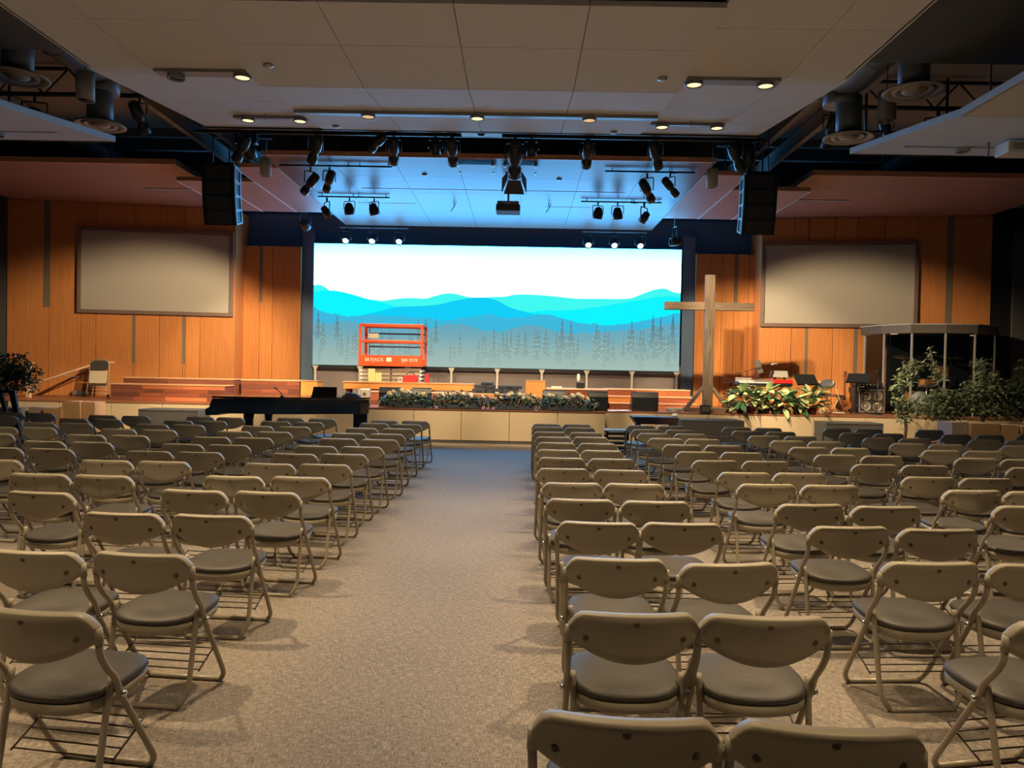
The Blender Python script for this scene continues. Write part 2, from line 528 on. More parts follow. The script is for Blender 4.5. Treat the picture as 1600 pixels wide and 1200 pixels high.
WIN, WKN, WEND = (7.24, 21.2), (11.2, 20.65), (13.05, 20.4)
ZT = 6.0
for sgn, nm in ((-1, 'wall_stage_left'), (1, 'wall_stage_right')):
    root = bpy.data.objects.new(nm, None); COL.objects.link(root); struct(root)
    def A(p):
        return (S(sgn * p[0]), p[1])
    if sgn < 0:   # run from the outside inwards so that faces look at the hall
        wall_run(root, A(WEND), A(WKN), (0, .56, 1), STZ, ZT, ((.49, .58, 3.15, 6.0),))
        wall_run(root, A(WKN), A(WIN), (0, .095, .335, .345, .505, .66, .675, .77, 1), STZ, ZT, ((.33, .35, 1.7, 3.0), (.655, .675, 1.7, 3.0)))
        wall_run(root, (S(-7.44), 21.85), (S(-5.6), 21.85), (0, .36, .56, 1), STZ, 5.1, ((.35, .40, 3.5, 5.1),))
        MB().box(S(-7.5), S(-7.24), 21.2, 22.2, STZ, ZT).build('return_panel', 'cherry', root)
        MB().box(S(-13.05) - 4.3, S(-13.05), 20.42, 20.55, 0, ZT + 2).build('side_panel', 'charcoal', root)
    else:
        wall_run(root, A(WIN), A(WKN), (0, .21, .305, .315, .48, .62, .635, .80, 1), STZ, ZT, ((.30, .32, 1.25, 3.0), (.615, .64, 1.3, 3.0)))
        wall_run(root, A(WKN), A(WEND), (0, .44, 1), STZ, ZT, ((.40, .49, 3.0, 6.0),))
        wall_run(root, (S(5.6), 21.85), (S(7.44), 21.85), (0, .22, .41, .60, .82, 1), STZ, 5.1, ((.60, .65, 3.6, 5.1),))
        MB().box(S(7.24), S(7.5), 21.2, 22.2, STZ, ZT).build('return_panel', 'cherry', root)
        MB().box(S(13.05), S(13.05) + 4.3, 20.42, 20.55, 0, ZT + 2).build('side_panel', 'black', root)
        MB().box(S(13.6), S(13.05) + 4.2, 20.35, 20.42, .3, 5.6).build('side_curtain', 'charcoal', root)

# ---- stage
stage = bpy.data.objects.new('floor_stage', None); COL.objects.link(stage); struct(stage)
TX0, TX1 = -3.5, 2.0
MB().box(XL + .3, XR - .3, 18.02, 22.9, 0, STZ - .03).build('stage_core', 'beige', stage)
MB().box(TX0 + .05, TX1 - .05, 17.62, 18.02, 0, STZ - .03).build('thrust_core', 'beige', stage)
MB().box(XL + .3, XR - .3, 17.95, 22.9, STZ - .03, STZ).build('stage_boards', 'stagefloor', stage)
MB().box(TX0, TX1, 17.53, 17.95, STZ - .03, STZ).build('thrust_boards', 'stagefloor', stage)
xs = [TX0 + i * 1.1 for i in range(6)]
for a, b in zip(xs, xs[1:]):
    MB().cbox(a + .006, b - .006, 17.55, 17.62, .07, STZ - .03, .006).build('face_panel', 'beige', stage)
MB().box(TX0, TX1, 17.57, 17.63, 0, .07).build('kick_strip', 'kick', stage)
for x0, x1, n in ((-12.02, TX0, 7), (TX1, 13.0, 9)):
    st = (x1 - x0) / n
    for i in range(n):
        MB().cbox(x0 + i * st + .005, x0 + (i + 1) * st - .005, 17.96, 18.02, .07, STZ - .03, .006).build('face_panel', 'beige', stage)
    MB().box(x0, x1, 17.98, 18.03, 0, .07).build('kick_strip', 'kick', stage)

# ================================================================== CEILING CLOUDS
def cloud_panel(parent, x0, x1, y0, y1, zf, th=.05, mat='panel', g=.006, name='ceiling_panel'):
    x0 += g; x1 -= g; a, b = y0 + g, y1 - g
    p = [(x0, a, zf(y0)), (x1, a, zf(y0)), (x1, b, zf(y1)), (x0, b, zf(y1))]
    q = [(x, y, z + th) for x, y, z in p]
    return MB().hexa(p + q).build(name, mat, parent)


def zmain(y):
    return 4.95 if y <= 9.0 else 4.95 + (y - 9.0) * .137


def zwing(y):
    return 4.99 if y <= 8.7 else 4.99 + (y - 8.7) * .116


hc = thing('ceiling_cloud', 'large grey panelled ceiling cloud hanging over the centre aisle', 'ceiling panel')
cols = [S(h) for h in (-2.44, -1.22, 0, 1.22, 2.44)]
rows = [-4.4, -3.2, -2.0, -.8, .4, 1.6, 2.8, 4.0, 5.25, 6.5]
rows2 = [6.9, 7.82, 9.0]
for a, b in zip(cols, cols[1:]):
    for c, d in list(zip(rows, rows[1:])) + list(zip(rows2, rows2[1:])) + [(9.0, 10.34), (10.46, 11.85)]:
        cloud_panel(hc, a, b, c, d, zmain, g=.004)
for s in (-1, 1):
    wc = sorted((S(s * 2.44), S(s * 3.55)))
    wd = sorted((S(s * 3.55), S(s * 4.22)))
    for (a, b) in (wc, wd):
        for c, d in zip(rows, rows[1:]):
            cloud_panel(hc, a, b, c, d, zwing, g=.003)
        for c, d in ((6.5, 7.4), (7.4, 8.6), (8.78, 10.1), (10.1, 10.98), (11.1, 11.85)):
            cloud_panel(hc, a, b, c, d, zwing, g=.003)
    a, b = sorted((S(s * 3.5), S(s * 4.22)))
    cloud_panel(hc, a, b, 8.6, 8.78, zwing, g=0)
    cloud_panel(hc, a, b, 10.98, 11.1, zwing, g=0)
    # side fascia of the wing
    x = S(s * 4.22)
    e = MB()
    e.hexa([(x - .02, -4.4, 4.99), (x + .02, -4.4, 4.99), (x + .02, 8.7, 4.99), (x - .02, 8.7, 4.99), (x - .02, -4.4, 5.09), (x + .02, -4.4, 5.09), (x + .02, 8.7, 5.09), (x - .02, 8.7, 5.09)])
    e.hexa([(x - .02, 8.7, 4.99), (x + .02, 8.7, 4.99), (x + .02, 11.85, zwing(11.85)), (x - .02, 11.85, zwing(11.85)), (x - .02, 8.7, 5.09), (x + .02, 8.7, 5.09), (x + .02, 11.85, zwing(11.85) + .1), (x - .02, 11.85, zwing(11.85) + .1)])
    e.build('edge_trim', 'panel_edge', hc)
# light channels set in the gaps (recessed above the boards)
def channel(parent, x0, x1, y0, y1, z0, z1):
    MB().hexa([(x0, y0, z0), (x1, y0, z0), (x1, y1, z1), (x0, y1, z1), (x0, y0, z0 + .06), (x1, y0, z0 + .06), (x1, y1, z1 + .06), (x0, y1, z1 + .06)]).build('light_channel', 'slot', parent)

channel(hc, S(-2.44), S(2.44), 6.48, 6.92, 5.10, 5.10)
channel(hc, S(-2.44), S(2.44), 10.32, 10.48, 5.085, 5.105)
for s in (-1, 1):
    a, b = sorted((S(s * 2.44), S(s * 3.5)))
    channel(hc, a, b, 8.6, 8.78, 4.955, 4.965)
    channel(hc, a, b, 10.98, 11.1, 5.215, 5.23)
MB().box(S(-4.2), S(4.2), -4.3, 8.6, 5.16, 5.2).build('cloud_frame', 'black', hc)
MB().hexa([(S(-4.2), 8.6, 5.16), (S(4.2), 8.6, 5.16), (S(4.2), 11.8, 5.5), (S(-4.2), 11.8, 5.5), (S(-4.2), 8.6, 5.2), (S(4.2), 8.6, 5.2), (S(4.2), 11.8, 5.54), (S(-4.2), 11.8, 5.54)]).build('cloud_frame', 'black', hc)
# front lip
MB().box(S(-4.24), S(4.24), 11.85, 11.89, 5.33, 5.47).build('front_lip', 'black', hc)

for s, lab in ((-1, 'pale ceiling cloud at the upper left edge with a blue-lit rim'), (1, 'pale ceiling cloud at the upper right edge holding the white projector')):
    sc_ = thing('ceiling_cloud', lab, 'ceiling panel')
    zs = lambda y: 4.70 if y <= 8.9 else 4.70 + (y - 8.9) * .136
    for h0, h1 in ((5.66, 7.4), (7.4, 9.2), (9.2, 11.0)):
        a, b = sorted((S(s * h0), S(s * h1)))
        for c, d in ((1.5, 4.0), (4.0, 6.4), (6.4, 8.9), (8.9, 11.02), (11.14, 11.85)):
            cloud_panel(sc_, a, b, c, d, zs, g=.003)
    a, b = sorted((S(s * 5.66), S(s * 6.1)))
    cloud_panel(sc_, a, b, 11.02, 11.14, zs, g=0)
    a, b = sorted((S(s * 6.1), S(s * 11)))
    channel(sc_, a, b, 11.0, 11.16, 5.02, 5.04)
    x = S(s * 5.66)
    e = MB()
    for (y0, y1) in ((1.5, 8.9), (8.9, 11.86)):
        e.hexa([(x - .015, y0, zs(y0)), (x + .015, y0, zs(y0)), (x + .015, y1, zs(y1)), (x - .015, y1, zs(y1)), (x - .015, y0, zs(y0) + .085), (x + .015, y0, zs(y0) + .085), (x + .015, y1, zs(y1) + .085), (x - .015, y1, zs(y1) + .085)])
    e.build('edge_trim', 'panel_edge', sc_)
    a, b = sorted((S(s * 5.66), S(s * 11)))
    MB().box(a, b, 11.85, 11.88, zs(11.85) - .005, zs(11.85) + .085).build('front_lip', 'black', sc_)

# stage canopy: glossy centre panels, stepped red-brown flanks, two big soffits
cc = thing('stage_canopy', 'glossy centre canopy over the stage mirroring the blue video wall', 'ceiling panel')
ZC = 5.65
xcs = [S(-4.25 + i * 8.5 / 7) for i in range(8)]
ycs = [14.47, 15.9, 17.3, 18.7, 20.1, 21.4]
for j, (c, d) in enumerate(zip(ycs, ycs[1:])):
    for i, (a, b) in enumerate(zip(xcs, xcs[1:])):
        cloud_panel(cc, a, b, c, d, lambda y: ZC, th=.04, mat='canopy', g=.0035, name='canopy_panel')
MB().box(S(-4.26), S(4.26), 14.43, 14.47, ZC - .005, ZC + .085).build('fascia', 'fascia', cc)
MB().box(S(-4.2), S(4.2), 14.5, 21.38, ZC + .05, ZC + .09).build('canopy_frame', 'black', cc)
for x0, x1, y in ((-2.9, 2.9, 17.0), (-3.3, -1.9, 18.5), (1.2, 2.3, 18.6)):
    MB().box(S(x0), S(x1), y - .02, y + .02, ZC - .006, ZC + .01).build('canopy_slot', 'slot', cc)
for i in range(5):
    MB().tube([(S(-3.6 + 1.8 * i), 16.4, ZC + .08), (S(-3.6 + 1.8 * i), 16.4, 7.9)], .03, 8).build('hanger_rod', 'steel', cc)
    MB().tube([(S(-3.6 + 1.8 * i), 16.4, 7.4), (S(-2.9 + 1.8 * i), 15.2, ZC + .08)], .02, 6).build('hanger_brace', 'steel', cc)
for s, word in ((-1, 'left'), (1, 'right')):
    fl = thing('stage_canopy', f'stepped red-brown canopy flank behind the {word} hanging speaker array', 'ceiling panel')
    for h0, h1, y0 in ((4.27, 5.13, 15.4), (5.15, 6.0, 16.6), (6.02, 6.83, 16.62)):
        a, b = sorted((S(s * h0), S(s * h1)))
        cloud_panel(fl, a, b, y0, 19.75, lambda y: ZC, th=.05, mat='soffit', g=.01, name='canopy_panel')
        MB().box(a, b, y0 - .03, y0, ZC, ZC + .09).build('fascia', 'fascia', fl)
        for hx in (h0, h1):
            MB().box(S(s * hx) - .008, S(s * hx) + .008, y0, 19.75, ZC - .004, ZC + .02).build('edge_strip', 'panel_edge', fl)
        MB().tube([(S(s * (h0 + .2)), 18, ZC + .04), (S(s * (h0 + .2)), 18, 7.95)], .02, 6).build('hanger_rod', 'steel', fl)
    so = thing('timber_soffit', f'wide dark red timber soffit above the {word} projection screen', 'soffit')
    a, b = sorted((S(s * 6.86), S(s * 12.95)))
    for c, d in ((16.62, 17.9), (17.9, 19.2), (19.2, 20.38)):
        cloud_panel(so, a, b, c, d, lambda y: 6.0, th=.1, mat='soffit', g=.001, name='soffit_panel')
    wedge = [(S(s * 6.86), 20.38), (S(s * 12.95), 20.38), (S(s * 11.2), 20.64), (S(s * 7.0), 21.2)]
    MB().prism(wedge, 6.0, 6.1, 'z').build('soffit_panel', 'soffit', so)
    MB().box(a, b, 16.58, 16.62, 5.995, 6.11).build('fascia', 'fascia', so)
    MB().box(S(s * 6.86) - .012, S(s * 6.86) + .012, 16.6, 20.3, 5.99, 6.11).build('edge_strip', 'panel_edge', so)
    tb = MB().box(-.75, .75, -.02, .02, 0, .02).build('track_light_bar', 'panel_edge', so, (S(s * 7.9), 18.9, 5.975))
    MB().tube([(S(s * 9), 18, 6.1), (S(s * 9), 18, 7.95)], .02, 6).build('hanger_rod', 'steel', so)
    MB().tube([(S(s * 11.5), 18, 6.1), (S(s * 11.5), 18, 7.95)], .02, 6).build('hanger_rod', 'steel', so)
# hang the house clouds
for o_, pts in ((hc, [(S(-3), 4), (S(3), 4), (S(-3), 10.9), (S(3), 10.9)]),):
    for x, y in pts:
        MB().tube([(x, y, 5.18), (x, y, 7.95 if y < 9.7 else 6.92)], .015, 6).build('hanger_rod', 'steel', o_)
for o_ in [o for o in COL.objects if o.name.startswith('ceiling_cloud') and o != hc]:
    s = -1 if 'left' in o_['label'] else 1
    for x, y in ((S(s * 7), 4), (S(s * 7), 10.6), (S(s * 10), 10.6)):
        MB().tube([(x, y, 4.74), (x, y, 5.66 if y < 9.7 else 6.92)], .015, 6).build('hanger_rod', 'steel', o_)

# ---- side projection screens
for s, lab in ((-1, 'blank projection screen in a taupe frame on the left timber wall'), (1, 'blank projection screen in a taupe frame on the right timber wall')):
    p0, p1 = (S(s * WIN[0]), WIN[1]), (S(s * WKN[0]), WKN[1])
    ang = math.atan2(p1[1] - p0[1], p1[0] - p0[0]) if s > 0 else math.atan2(p0[1] - p1[1], p0[0] - p1[0])
    c = lerp2(p0, p1, .515 if s < 0 else .505)
    ps = thing('projection_screen', lab, 'projection screen', (c[0], c[1], 3.02), ang)
    hw, hh = 2.02, 2.32
    MB().box(-hw + .1, hw - .1, -.05, -.035, .1, hh - .1).build('screen_surface', 'screen', ps)
    for a in ((-hw, hw, hh - .1, hh), (-hw, hw, 0, .1), (-hw, -hw + .1, .1, hh - .1), (hw - .1, hw, .1, hh - .1)):
        MB().cbox(a[0], a[1], -.09, 0, a[2], a[3], .008).build('frame_rail', 'frame', ps)

# ================================================================== VIDEO WALL
vw = thing('led_video_wall', 'large lit video wall showing white sky over turquoise mountains and fir trees', 'video wall', (-.68, 22.0, 1.75))
VW, VH = 10.5, 3.47
MB().box(-VW / 2, VW / 2, .012, .12, 0, VH).build('cabinet', 'black', vw)


def led(px, py):
    """picture coordinates measured along the wall (0..575 wide, 0..190 high from the top)"""
    return ((px / 575.0 - .5) * VW, VH * (1 - py / 190.5))


def px2(x, y):
    t = (x - 489) / 575.0
    top = 379.5 + 11.5 * t; bot = 570 + 9.5 * t
    return led(x - 489, (y - top) / (bot - top) * 190.5)


def sheet(name, ridge, y, mat, floor=0.0, jag=0.0, seed=1, parent=vw):
    r = random.Random(seed)
    pts = [px2(*p) for p in ridge]
    pts[0] = (-VW / 2, pts[0][1]); pts[-1] = (VW / 2, pts[-1][1])
    # smooth ridge by Catmull-Rom
    out = []
    for i in range(len(pts) - 1):
        p0, p1, p2, p3 = pts[max(0, i - 1)], pts[i], pts[i + 1], pts[min(len(pts) - 1, i + 2)]
        n = max(2, int((p2[0] - p1[0]) / .06)) if jag else 6
        for k in range(n):
            t = k / n
            xx = p1[0] + (p2[0] - p1[0]) * t
            zz = .5 * (2 * p1[1] + (p2[1] - p0[1]) * t + (2 * p0[1] - 5 * p1[1] + 4 * p2[1] - p3[1]) * t * t + (3 * p1[1] - p0[1] - 3 * p2[1] + p3[1]) * t ** 3)
            if jag:
                zz += (r.random() ** 3) * jag * (1 if k % 2 else .0)
            out.append((xx, min(VH, max(floor, zz))))
    out.append(pts[-1])
    mb = MB()
    vs, fs = [], []
    for i, (xx, zz) in enumerate(out):
        vs += [(xx, y, floor), (xx, y, zz)]
        if i:
            a = 2 * i
            fs.append((a - 2, a, a + 1, a - 1))
    mb.add(vs, fs)
    return mb.build(name, mat, parent)


def lin(r, g, b, k=1.0):
    f = lambda c: (c / 255 / 12.92 if c <= 10 else ((c / 255 + .055) / 1.055) ** 2.4) * k
    return (f(r), f(g), f(b))


LEDK = 1.0
m_sky = emit('led_sky', (1, 1, 1), 1.0, [(0, (1.0, 1.0, 1.0)), (VH * .80, (1.0, 1.0, 1.0)), (VH * .87, (.75, 1.0, 1.0)), (VH, (.60, 1.0, 1.0))])
# the sky is far brighter than the camera can hold and leans to blue
for el, c in zip([n for n in m_sky.node_tree.nodes if n.type == 'VALTORGB'][0].color_ramp.elements, ((.14, .48, 1.0), (.14, .48, 1.0), (.068, .47, 1.0), (.037, .44, 1.0))):
    el.color = (*c, 1)
[n for n in m_sky.node_tree.nodes if n.type == 'EMISSION'][0].inputs['Strength'].default_value = 15.0
MB().add([(-VW / 2, .010, 0), (VW / 2, .010, 0), (VW / 2, .010, VH), (-VW / 2, .010, VH)], [(0, 1, 2, 3)]).build('picture_sky', m_sky, vw)
sheet('picture_mountain', [(489, 445), (500, 445), (513, 453), (590, 469), (620, 466.5), (640, 465), (665, 466), (680, 462), (698, 458), (712, 459), (735, 464), (790, 463), (805, 460), (830, 460), (860, 462), (900, 466), (940, 466.5), (985, 466), (1010, 457), (1026, 452), (1040, 451), (1052, 456), (1064, 458)], .008, emit('led_aqua', lin(62, 240, 232)))
sheet('picture_mountain', [(489, 456), (505, 453.5), (530, 455), (575, 467), (620, 479), (680, 496), (760, 500), (840, 486), (880, 485), (930, 480), (975, 473), (1010, 467), (1040, 463), (1064, 464)], .0065, emit('led_cyan', lin(15, 236, 246)))
sheet('picture_mountain', [(489, 508), (560, 494), (590, 487), (620, 479.5), (660, 478), (685, 475.5), (715, 469), (740, 465.5), (770, 467), (800, 481), (830, 489), (860, 497), (900, 507), (960, 512), (1064, 512)], .005, emit('led_blue', lin(18, 200, 240)))
sheet('picture_treeline', [(489, 479), (500, 486), (520, 491), (545, 495), (570, 493), (610, 494), (660, 497), (700, 500), (760, 492), (800, 497), (830, 494), (855, 491), (880, 497), (905, 504), (950, 508), (985, 505), (1010, 500), (1040, 494), (1064, 489)], .004, emit('led_teal', lin(50, 182, 222), 1.0, [(0, lin(60, 170, 205)), (1.4, lin(60, 180, 215)), (2.2, lin(34, 186, 230))]), jag=.07, seed=3)
m_tree = emit('led_tree', (1, 1, 1), 1.0, [(0, lin(160, 184, 176)), (.35, lin(150, 178, 172)), (.9, lin(112, 165, 178)), (1.5, lin(88, 160, 190))])
sheet('picture_treeline', [(489, 505), (520, 506), (545, 501), (565, 511), (600, 516), (680, 512), (700, 507), (730, 509), (760, 517), (785, 518), (810, 511), (840, 509), (870, 517), (900, 521), (950, 518), (1000, 515), (1030, 509), (1064, 505)], .003, m_tree, jag=.09, seed=5)
# single firs
m_fir = emit('led_fir', (1, 1, 1), 1.0, [(0, lin(158, 182, 174)), (.4, lin(140, 166, 160)), (.9, lin(108, 146, 152)), (1.6, lin(45, 120, 150))])
firs = MB(); snow = MB()
rf = random.Random(9)
spots = [(497, 484, 44), (527, 489, 40), (505, 500, 40), (655, 497, 46), (666, 496, 46), (682, 496, 40), (880, 497, 50), (894, 500, 46), (934, 503, 36), (989, 500, 44), (1022, 490, 54), (1034, 494, 52), (1053, 488, 56)]
spots += [(495 + rf.random() * 565, 512 + rf.random() * 22, 26 + rf.random() * 22) for _ in range(90)]
for (x, y, h) in spots:
    cx, zt = px2(x, y)
    H = h / 190.5 * VH
    zb = max(.02, zt - H)
    W = H * (.16 + rf.random() * .06)
    lv = 9
    for k in range(lv):
        t0 = k / lv; t1 = (k + 1.7) / lv
        z1 = zt - (zt - zb) * t0; z0 = max(.01, zt - (zt - zb) * min(1, t1))
        ww = W * (t0 + .14) * (.75 + rf.random() * .5)
        if k % 2 and z0 < 1.35:
            for sg in (-1, 1):
                snow.add([(cx + sg * ww * .15, .0012, z0 + .03), (cx + sg * ww * 1.08, .0012, z0 - .012), (cx + sg * ww * 1.0, .0012, z0 + .014)], [(0, 1, 2)])
        firs.add([(cx - ww, .002, z0), (cx + ww, .002, z0), (cx, .002, z1)], [(0, 1, 2)])
fo = firs.build('picture_firs', m_fir, vw)
snow.build('picture_fir_highlights', emit('led_snow', lin(160, 192, 186)), vw)
MB().box(-VW / 2 - .02, VW / 2 + .02, -.03, .1, -.10, -.012).build('bottom_rail', 'black', vw)
for x in (-5.15, -3.87, -2.5, -1.25, .06, 1.33, 2.61, 3.9, 5.17):
    p = MB()
    p.prism([(-.028, STZ - 1.75), (.028, STZ - 1.75), (.032, -.14), (.085, -.02), (-.085, -.02), (-.032, -.14)], -.09, -.035, 'y', Matrix.Translation((x, 0, 0)))
    p.build('support_post', 'white', vw)


# ================================================================== LIGHTS AND RIGGING
def downlight(label, x, y, z, state='on', watts=W_HOUSE, deg=105, target=None, drop=.05):
    d = thing('downlight', label, 'ceiling light', (x, y, z), group='round downlights in the ceiling clouds')
    MB().lathe([(.075, .16), (.09, .15), (.095, -drop), (.105, -drop - .012), (.082, -drop - .012), (.08, -drop + .02)], 20, cap=False).build('housing', 'slot' if state != 'can' else 'greycyl', d)
    m = {'on': 'lamp_on', 'dim': 'lamp_dim', 'off': 'lens', 'can': 'lens'}[state]
    MB().lathe([(.08, -drop + .004), (.079, -drop)], 20).build('lamp', m, d)
    if state in ('on', 'dim') and watts:
        spot('downlight_beam', (x, y, z - drop - .03), target or (x, y + .01, 0), watts, deg, WARM, .07, .6, d)
    return d


downlight('glowing downlight at the far left of the wing channel, beside a dark can', -3.18, 8.69, 4.945, 'on', W_HOUSE * .55, 92, drop=.012)
downlight('unlit dark can at the far left end of the ceiling wing channel', -3.93, 8.69, 4.945, 'off', 0, drop=.03)
downlight('small lit downlight at the inner end of the right wing channel', 1.9, 8.69, 4.945, 'on', W_HOUSE * .55, 92, drop=.012)
downlight('bright lit downlight at the outer end of the right wing channel', 2.7, 8.69, 4.945, 'on', W_HOUSE * .55, 92, drop=.012)
for x, lab, st in ((-2.1, 'dim amber downlight at the left of the long centre channel', 'dim'), (-.63, 'yellow downlight in the middle of the long centre channel', 'on'), (.88, 'orange downlight at the right of the long centre channel', 'dim')):
    downlight(lab, x, 10.4, 5.085, st, 90, drop=.012)
for h, lab in ((-3.30, 'yellow downlight near the outer left of the front ceiling wing'), (-2.55, 'small white downlight near the inner end of the left front wing'), (2.62, 'small downlight near the inner end of the right front wing'), (3.40, 'small downlight near the outer end of the right front wing')):
    downlight(lab, S(h), 11.03, 5.21, 'on', 90, drop=.012)
downlight('bright downlight in the top channel left of centre, cut by the frame', -.62, 6.7, 5.05, 'on', W_HOUSE * .45, 88)
downlight('bright downlight in the top channel right of centre, cut by the frame', .86, 6.7, 5.05, 'on', W_HOUSE * .45, 88)
downlight('dark recessed can in the upper left side cloud', S(-6.95), 11.08, 4.99, 'can', 0)
downlight('dark recessed can in the upper right side cloud beside the projector', S(6.92), 11.08, 4.99, 'can', 0)
downlight('added unseen downlight above the viewer on the centre line, front one', S(.0), 4.5, 4.95, 'on', W_HOUSE * .9, 84)  # added lamp, fills the dark middle of the aisle carpet
downlight('added unseen downlight above the viewer on the centre line, rear one', S(.0), 1.5, 4.95, 'on', W_HOUSE * .3, 92)  # added as well, lifts the carpet nearest the viewer
# the same fittings go on above the viewer and out to the sides
words = ['first', 'second', 'third', 'fourth', 'fifth', 'sixth', 'seventh', 'eighth', 'ninth', 'tenth']
for h, w_ in ((-3.05, 'left'), (3.05, 'right')):
    downlight(f'lit downlight of the house ceiling above the viewer, {w_} one', S(h), 4.9, 4.99, 'on', W_HOUSE * 1.45, 74)
    downlight(f'lit downlight of the house ceiling behind the viewer, {w_} one', S(h), 1.3, 4.99, 'on', W_HOUSE * .5, 80)
for y, w2 in ((7.6, 'front'),):
    for s, w_ in ((-1, 'left'), (1, 'right')):
        downlight(f'lit downlight in the {w_} side ceiling cloud out of view, {w2} one', S(s * 7.0), y, 4.70, 'on', W_SIDE, 105)


def yoke_light(name, label, mount, target, kind='ell', sc=1.0, watts=0, deg=40, lit=None, hang=.22, doors=False, col=WARM, clampz=.0, group='stage lights on the rig'):
    m = Vector(mount)
    r = thing(name, label, 'stage light', mount, group=group)
    c = Vector((0, 0, -hang * sc))
    mx = aim(c, Vector(target) - m)
    if kind == 'ell':
        prof = [(.05, .24), (.075, .22), (.085, .1), (.085, .0), (.062, -.04), (.062, -.1), (.078, -.13), (.082, -.24), (.07, -.24), (.066, -.18)]
    elif kind == 'par':
        prof = [(.03, .15), (.07, .14), (.105, .05), (.12, -.03), (.122, -.10), (.108, -.10), (.10, -.05)]
    else:
        prof = [(.03, .12), (.055, .11), (.07, .03), (.075, -.08), (.062, -.08), (.06, -.05)]
    prof = [(a * sc, b * sc) for a, b in prof]
    MB().lathe(prof, 14, mx, cap=False).lathe([(prof[0][0], prof[0][1]), (prof[0][0] * .5, prof[0][1] + .012)], 14, mx).build('lamp_housing', 'fixture', r)
    zl = prof[-1][1]
    MB().lathe([(prof[-1][0] * .99, zl + .004), (prof[-1][0] * .98, zl)], 14, mx).build('lens', lit or 'lens', r)
    w = (prof[2][0] + .03 * sc)
    side = mx.to_3x3() @ Vector((1, 0, 0)); side.z = 0; side.normalize()
    yk = path_round([c + side * w, c + side * w + Vector((0, 0, hang * sc * .72)), c - side * w + Vector((0, 0, hang * sc * .72)), c - side * w], .03)
    MB().tube(yk, .010 * sc, 6).build('yoke', 'fixture', r)
    MB().tube([(0, 0, -hang * sc * .3), (0, 0, .0 + clampz)], .018 * sc, 8).build('clamp', 'fixture', r)
    if doors:
        for k, (ax, sg) in enumerate((('x', 1), ('x', -1), ('y', 1), ('y', -1))):
            b = MB()
            z0, z1 = prof[-2][1], prof[-2][1] - .16 * sc
            w0, w1 = .075 * sc, .125 * sc
            o0, o1 = .085 * sc * sg, .15 * sc * sg
            q = [(-w0, o0, z0), (w0, o0, z0), (w1, o1, z1), (-w1, o1, z1)]
            if ax == 'x':
                q = [(b_, a_, c_) for a_, b_, c_ in q]
            q2 = [(a_ * 1.0 + (.004 if ax == 'x' else 0), b_ + (.004 if ax == 'y' else 0), c_) for a_, b_, c_ in q]
            b.add(q + q2, [(0, 1, 2, 3), (7, 6, 5, 4), (0, 4, 5, 1), (1, 5, 6, 2), (2, 6, 7, 3), (3, 7, 4, 0)], False, mx)
            b.build('barn_door', 'fixture', r)
    if watts:
        dr = (Vector(target) - (m + c)).normalized()
        spot('stage_beam', m + c + dr * (.30 * sc), target, watts, deg, col, .05, .5, r)
    return r


# front pipe under the lip of the house ceiling
pipe = thing('lighting_pipe', 'long black lighting pipe along the front edge of the house ceiling', 'pipe', (X0, 12.3, 5.42))
MB().tube([(-4.6, 0, 0), (4.45, 0, 0)], .03, 10).build('pipe_tube', 'fixture', pipe)
for x in (-4, -1.4, 1.4, 4):
    MB().tube([(x, 0, 0), (x, 0, 1.5)], .012, 6).build('hanger_rod', 'fixture', pipe)
FOH = [(-4.5, (-9.6, 18.0, .4)), (-3.32, (-6.6, 18.0, .5)), (-2.07, (-3.0, 19.5, 1)), (-1.13, (-1.2, 19, .9)), (1.02, (1.0, 19.0, .9)), (2.11, (4.4, 18.3, .7)), (3.38, (7.6, 18.0, .5))]
for i, (x, t) in enumerate(FOH):
    yoke_light('ellipsoidal_spotlight', f'black spotlight under the house ceiling edge, {words[i]} from the left', (x, 12.3, 5.41), t, 'ell', 1.05, W_FRONT * (1.0 if i in (2, 3, 4) else 1.7), 42 if i in (2, 3, 4) else 32, None, .24)
yoke_light('barn_door_spotlight', 'large black spotlight with open barn doors near the centre of the front pipe', (-.13, 12.3, 5.41), (-.3, 18.6, .8), 'ell', 1.35, W_FRONT, 45, None, .27, True)
yoke_light('ellipsoidal_spotlight', 'tilted black spotlight just left of the third front pipe light', (-2.34, 12.36, 5.41), (-6.5, 17, 3), 'ell', .9, 0, 40, None, .12)
for x, lab in ((-1.41, 'small black par can with a bright ring left of the pale ceiling plate'), (.13, 'small black par can with a bright ring right of the barn door light')):
    yoke_light('par_can', lab, (x, 12.36, 5.41), (x, 13.2, 3.4), 'small', 1.15, 0, 40, 'lamp_dim', .16)

# canopy spots that wash the timber walls
BARS = [(-4.0, 15.0, 1.5), (-2.9, 15.0, .7), (2.3, 15.05, 1.4), (3.1, 15.05, .5), (-4.25, 17.7, .9), (-3.45, 17.7, .8), (2.0, 17.75, 1.3), (2.85, 17.75, .7)]
for i, (x, y, ln) in enumerate(BARS):
    b = thing('ceiling_track', f'thin black light track under the stage canopy, {words[i]} of eight', 'light track', (x, y, 5.60))
    MB().box(-ln / 2, ln / 2, -.018, .018, -.015, .02).build('track_bar', 'fixture', b)
    for s in (-.4, .4):
        MB().tube([(ln * s, 0, .02), (ln * s, 0, .05)], .01, 6).build('track_mount', 'fixture', b)
yoke_light('ellipsoidal_spotlight', 'black spotlight tilted sharply to the left under the canopy corner', (-4.14, 15.0, 5.58), (-10.0, 20.7, .7), 'ell', 1.1, W_WALL * 1.2, 60, None, .3)
yoke_light('ellipsoidal_spotlight', 'black spotlight pointing at the stage beside the sharply tilted one', (-3.77, 15.0, 5.58), (-7.0, 21.4, .9), 'ell', 1.05, W_WALL * .7, 46, None, .26)
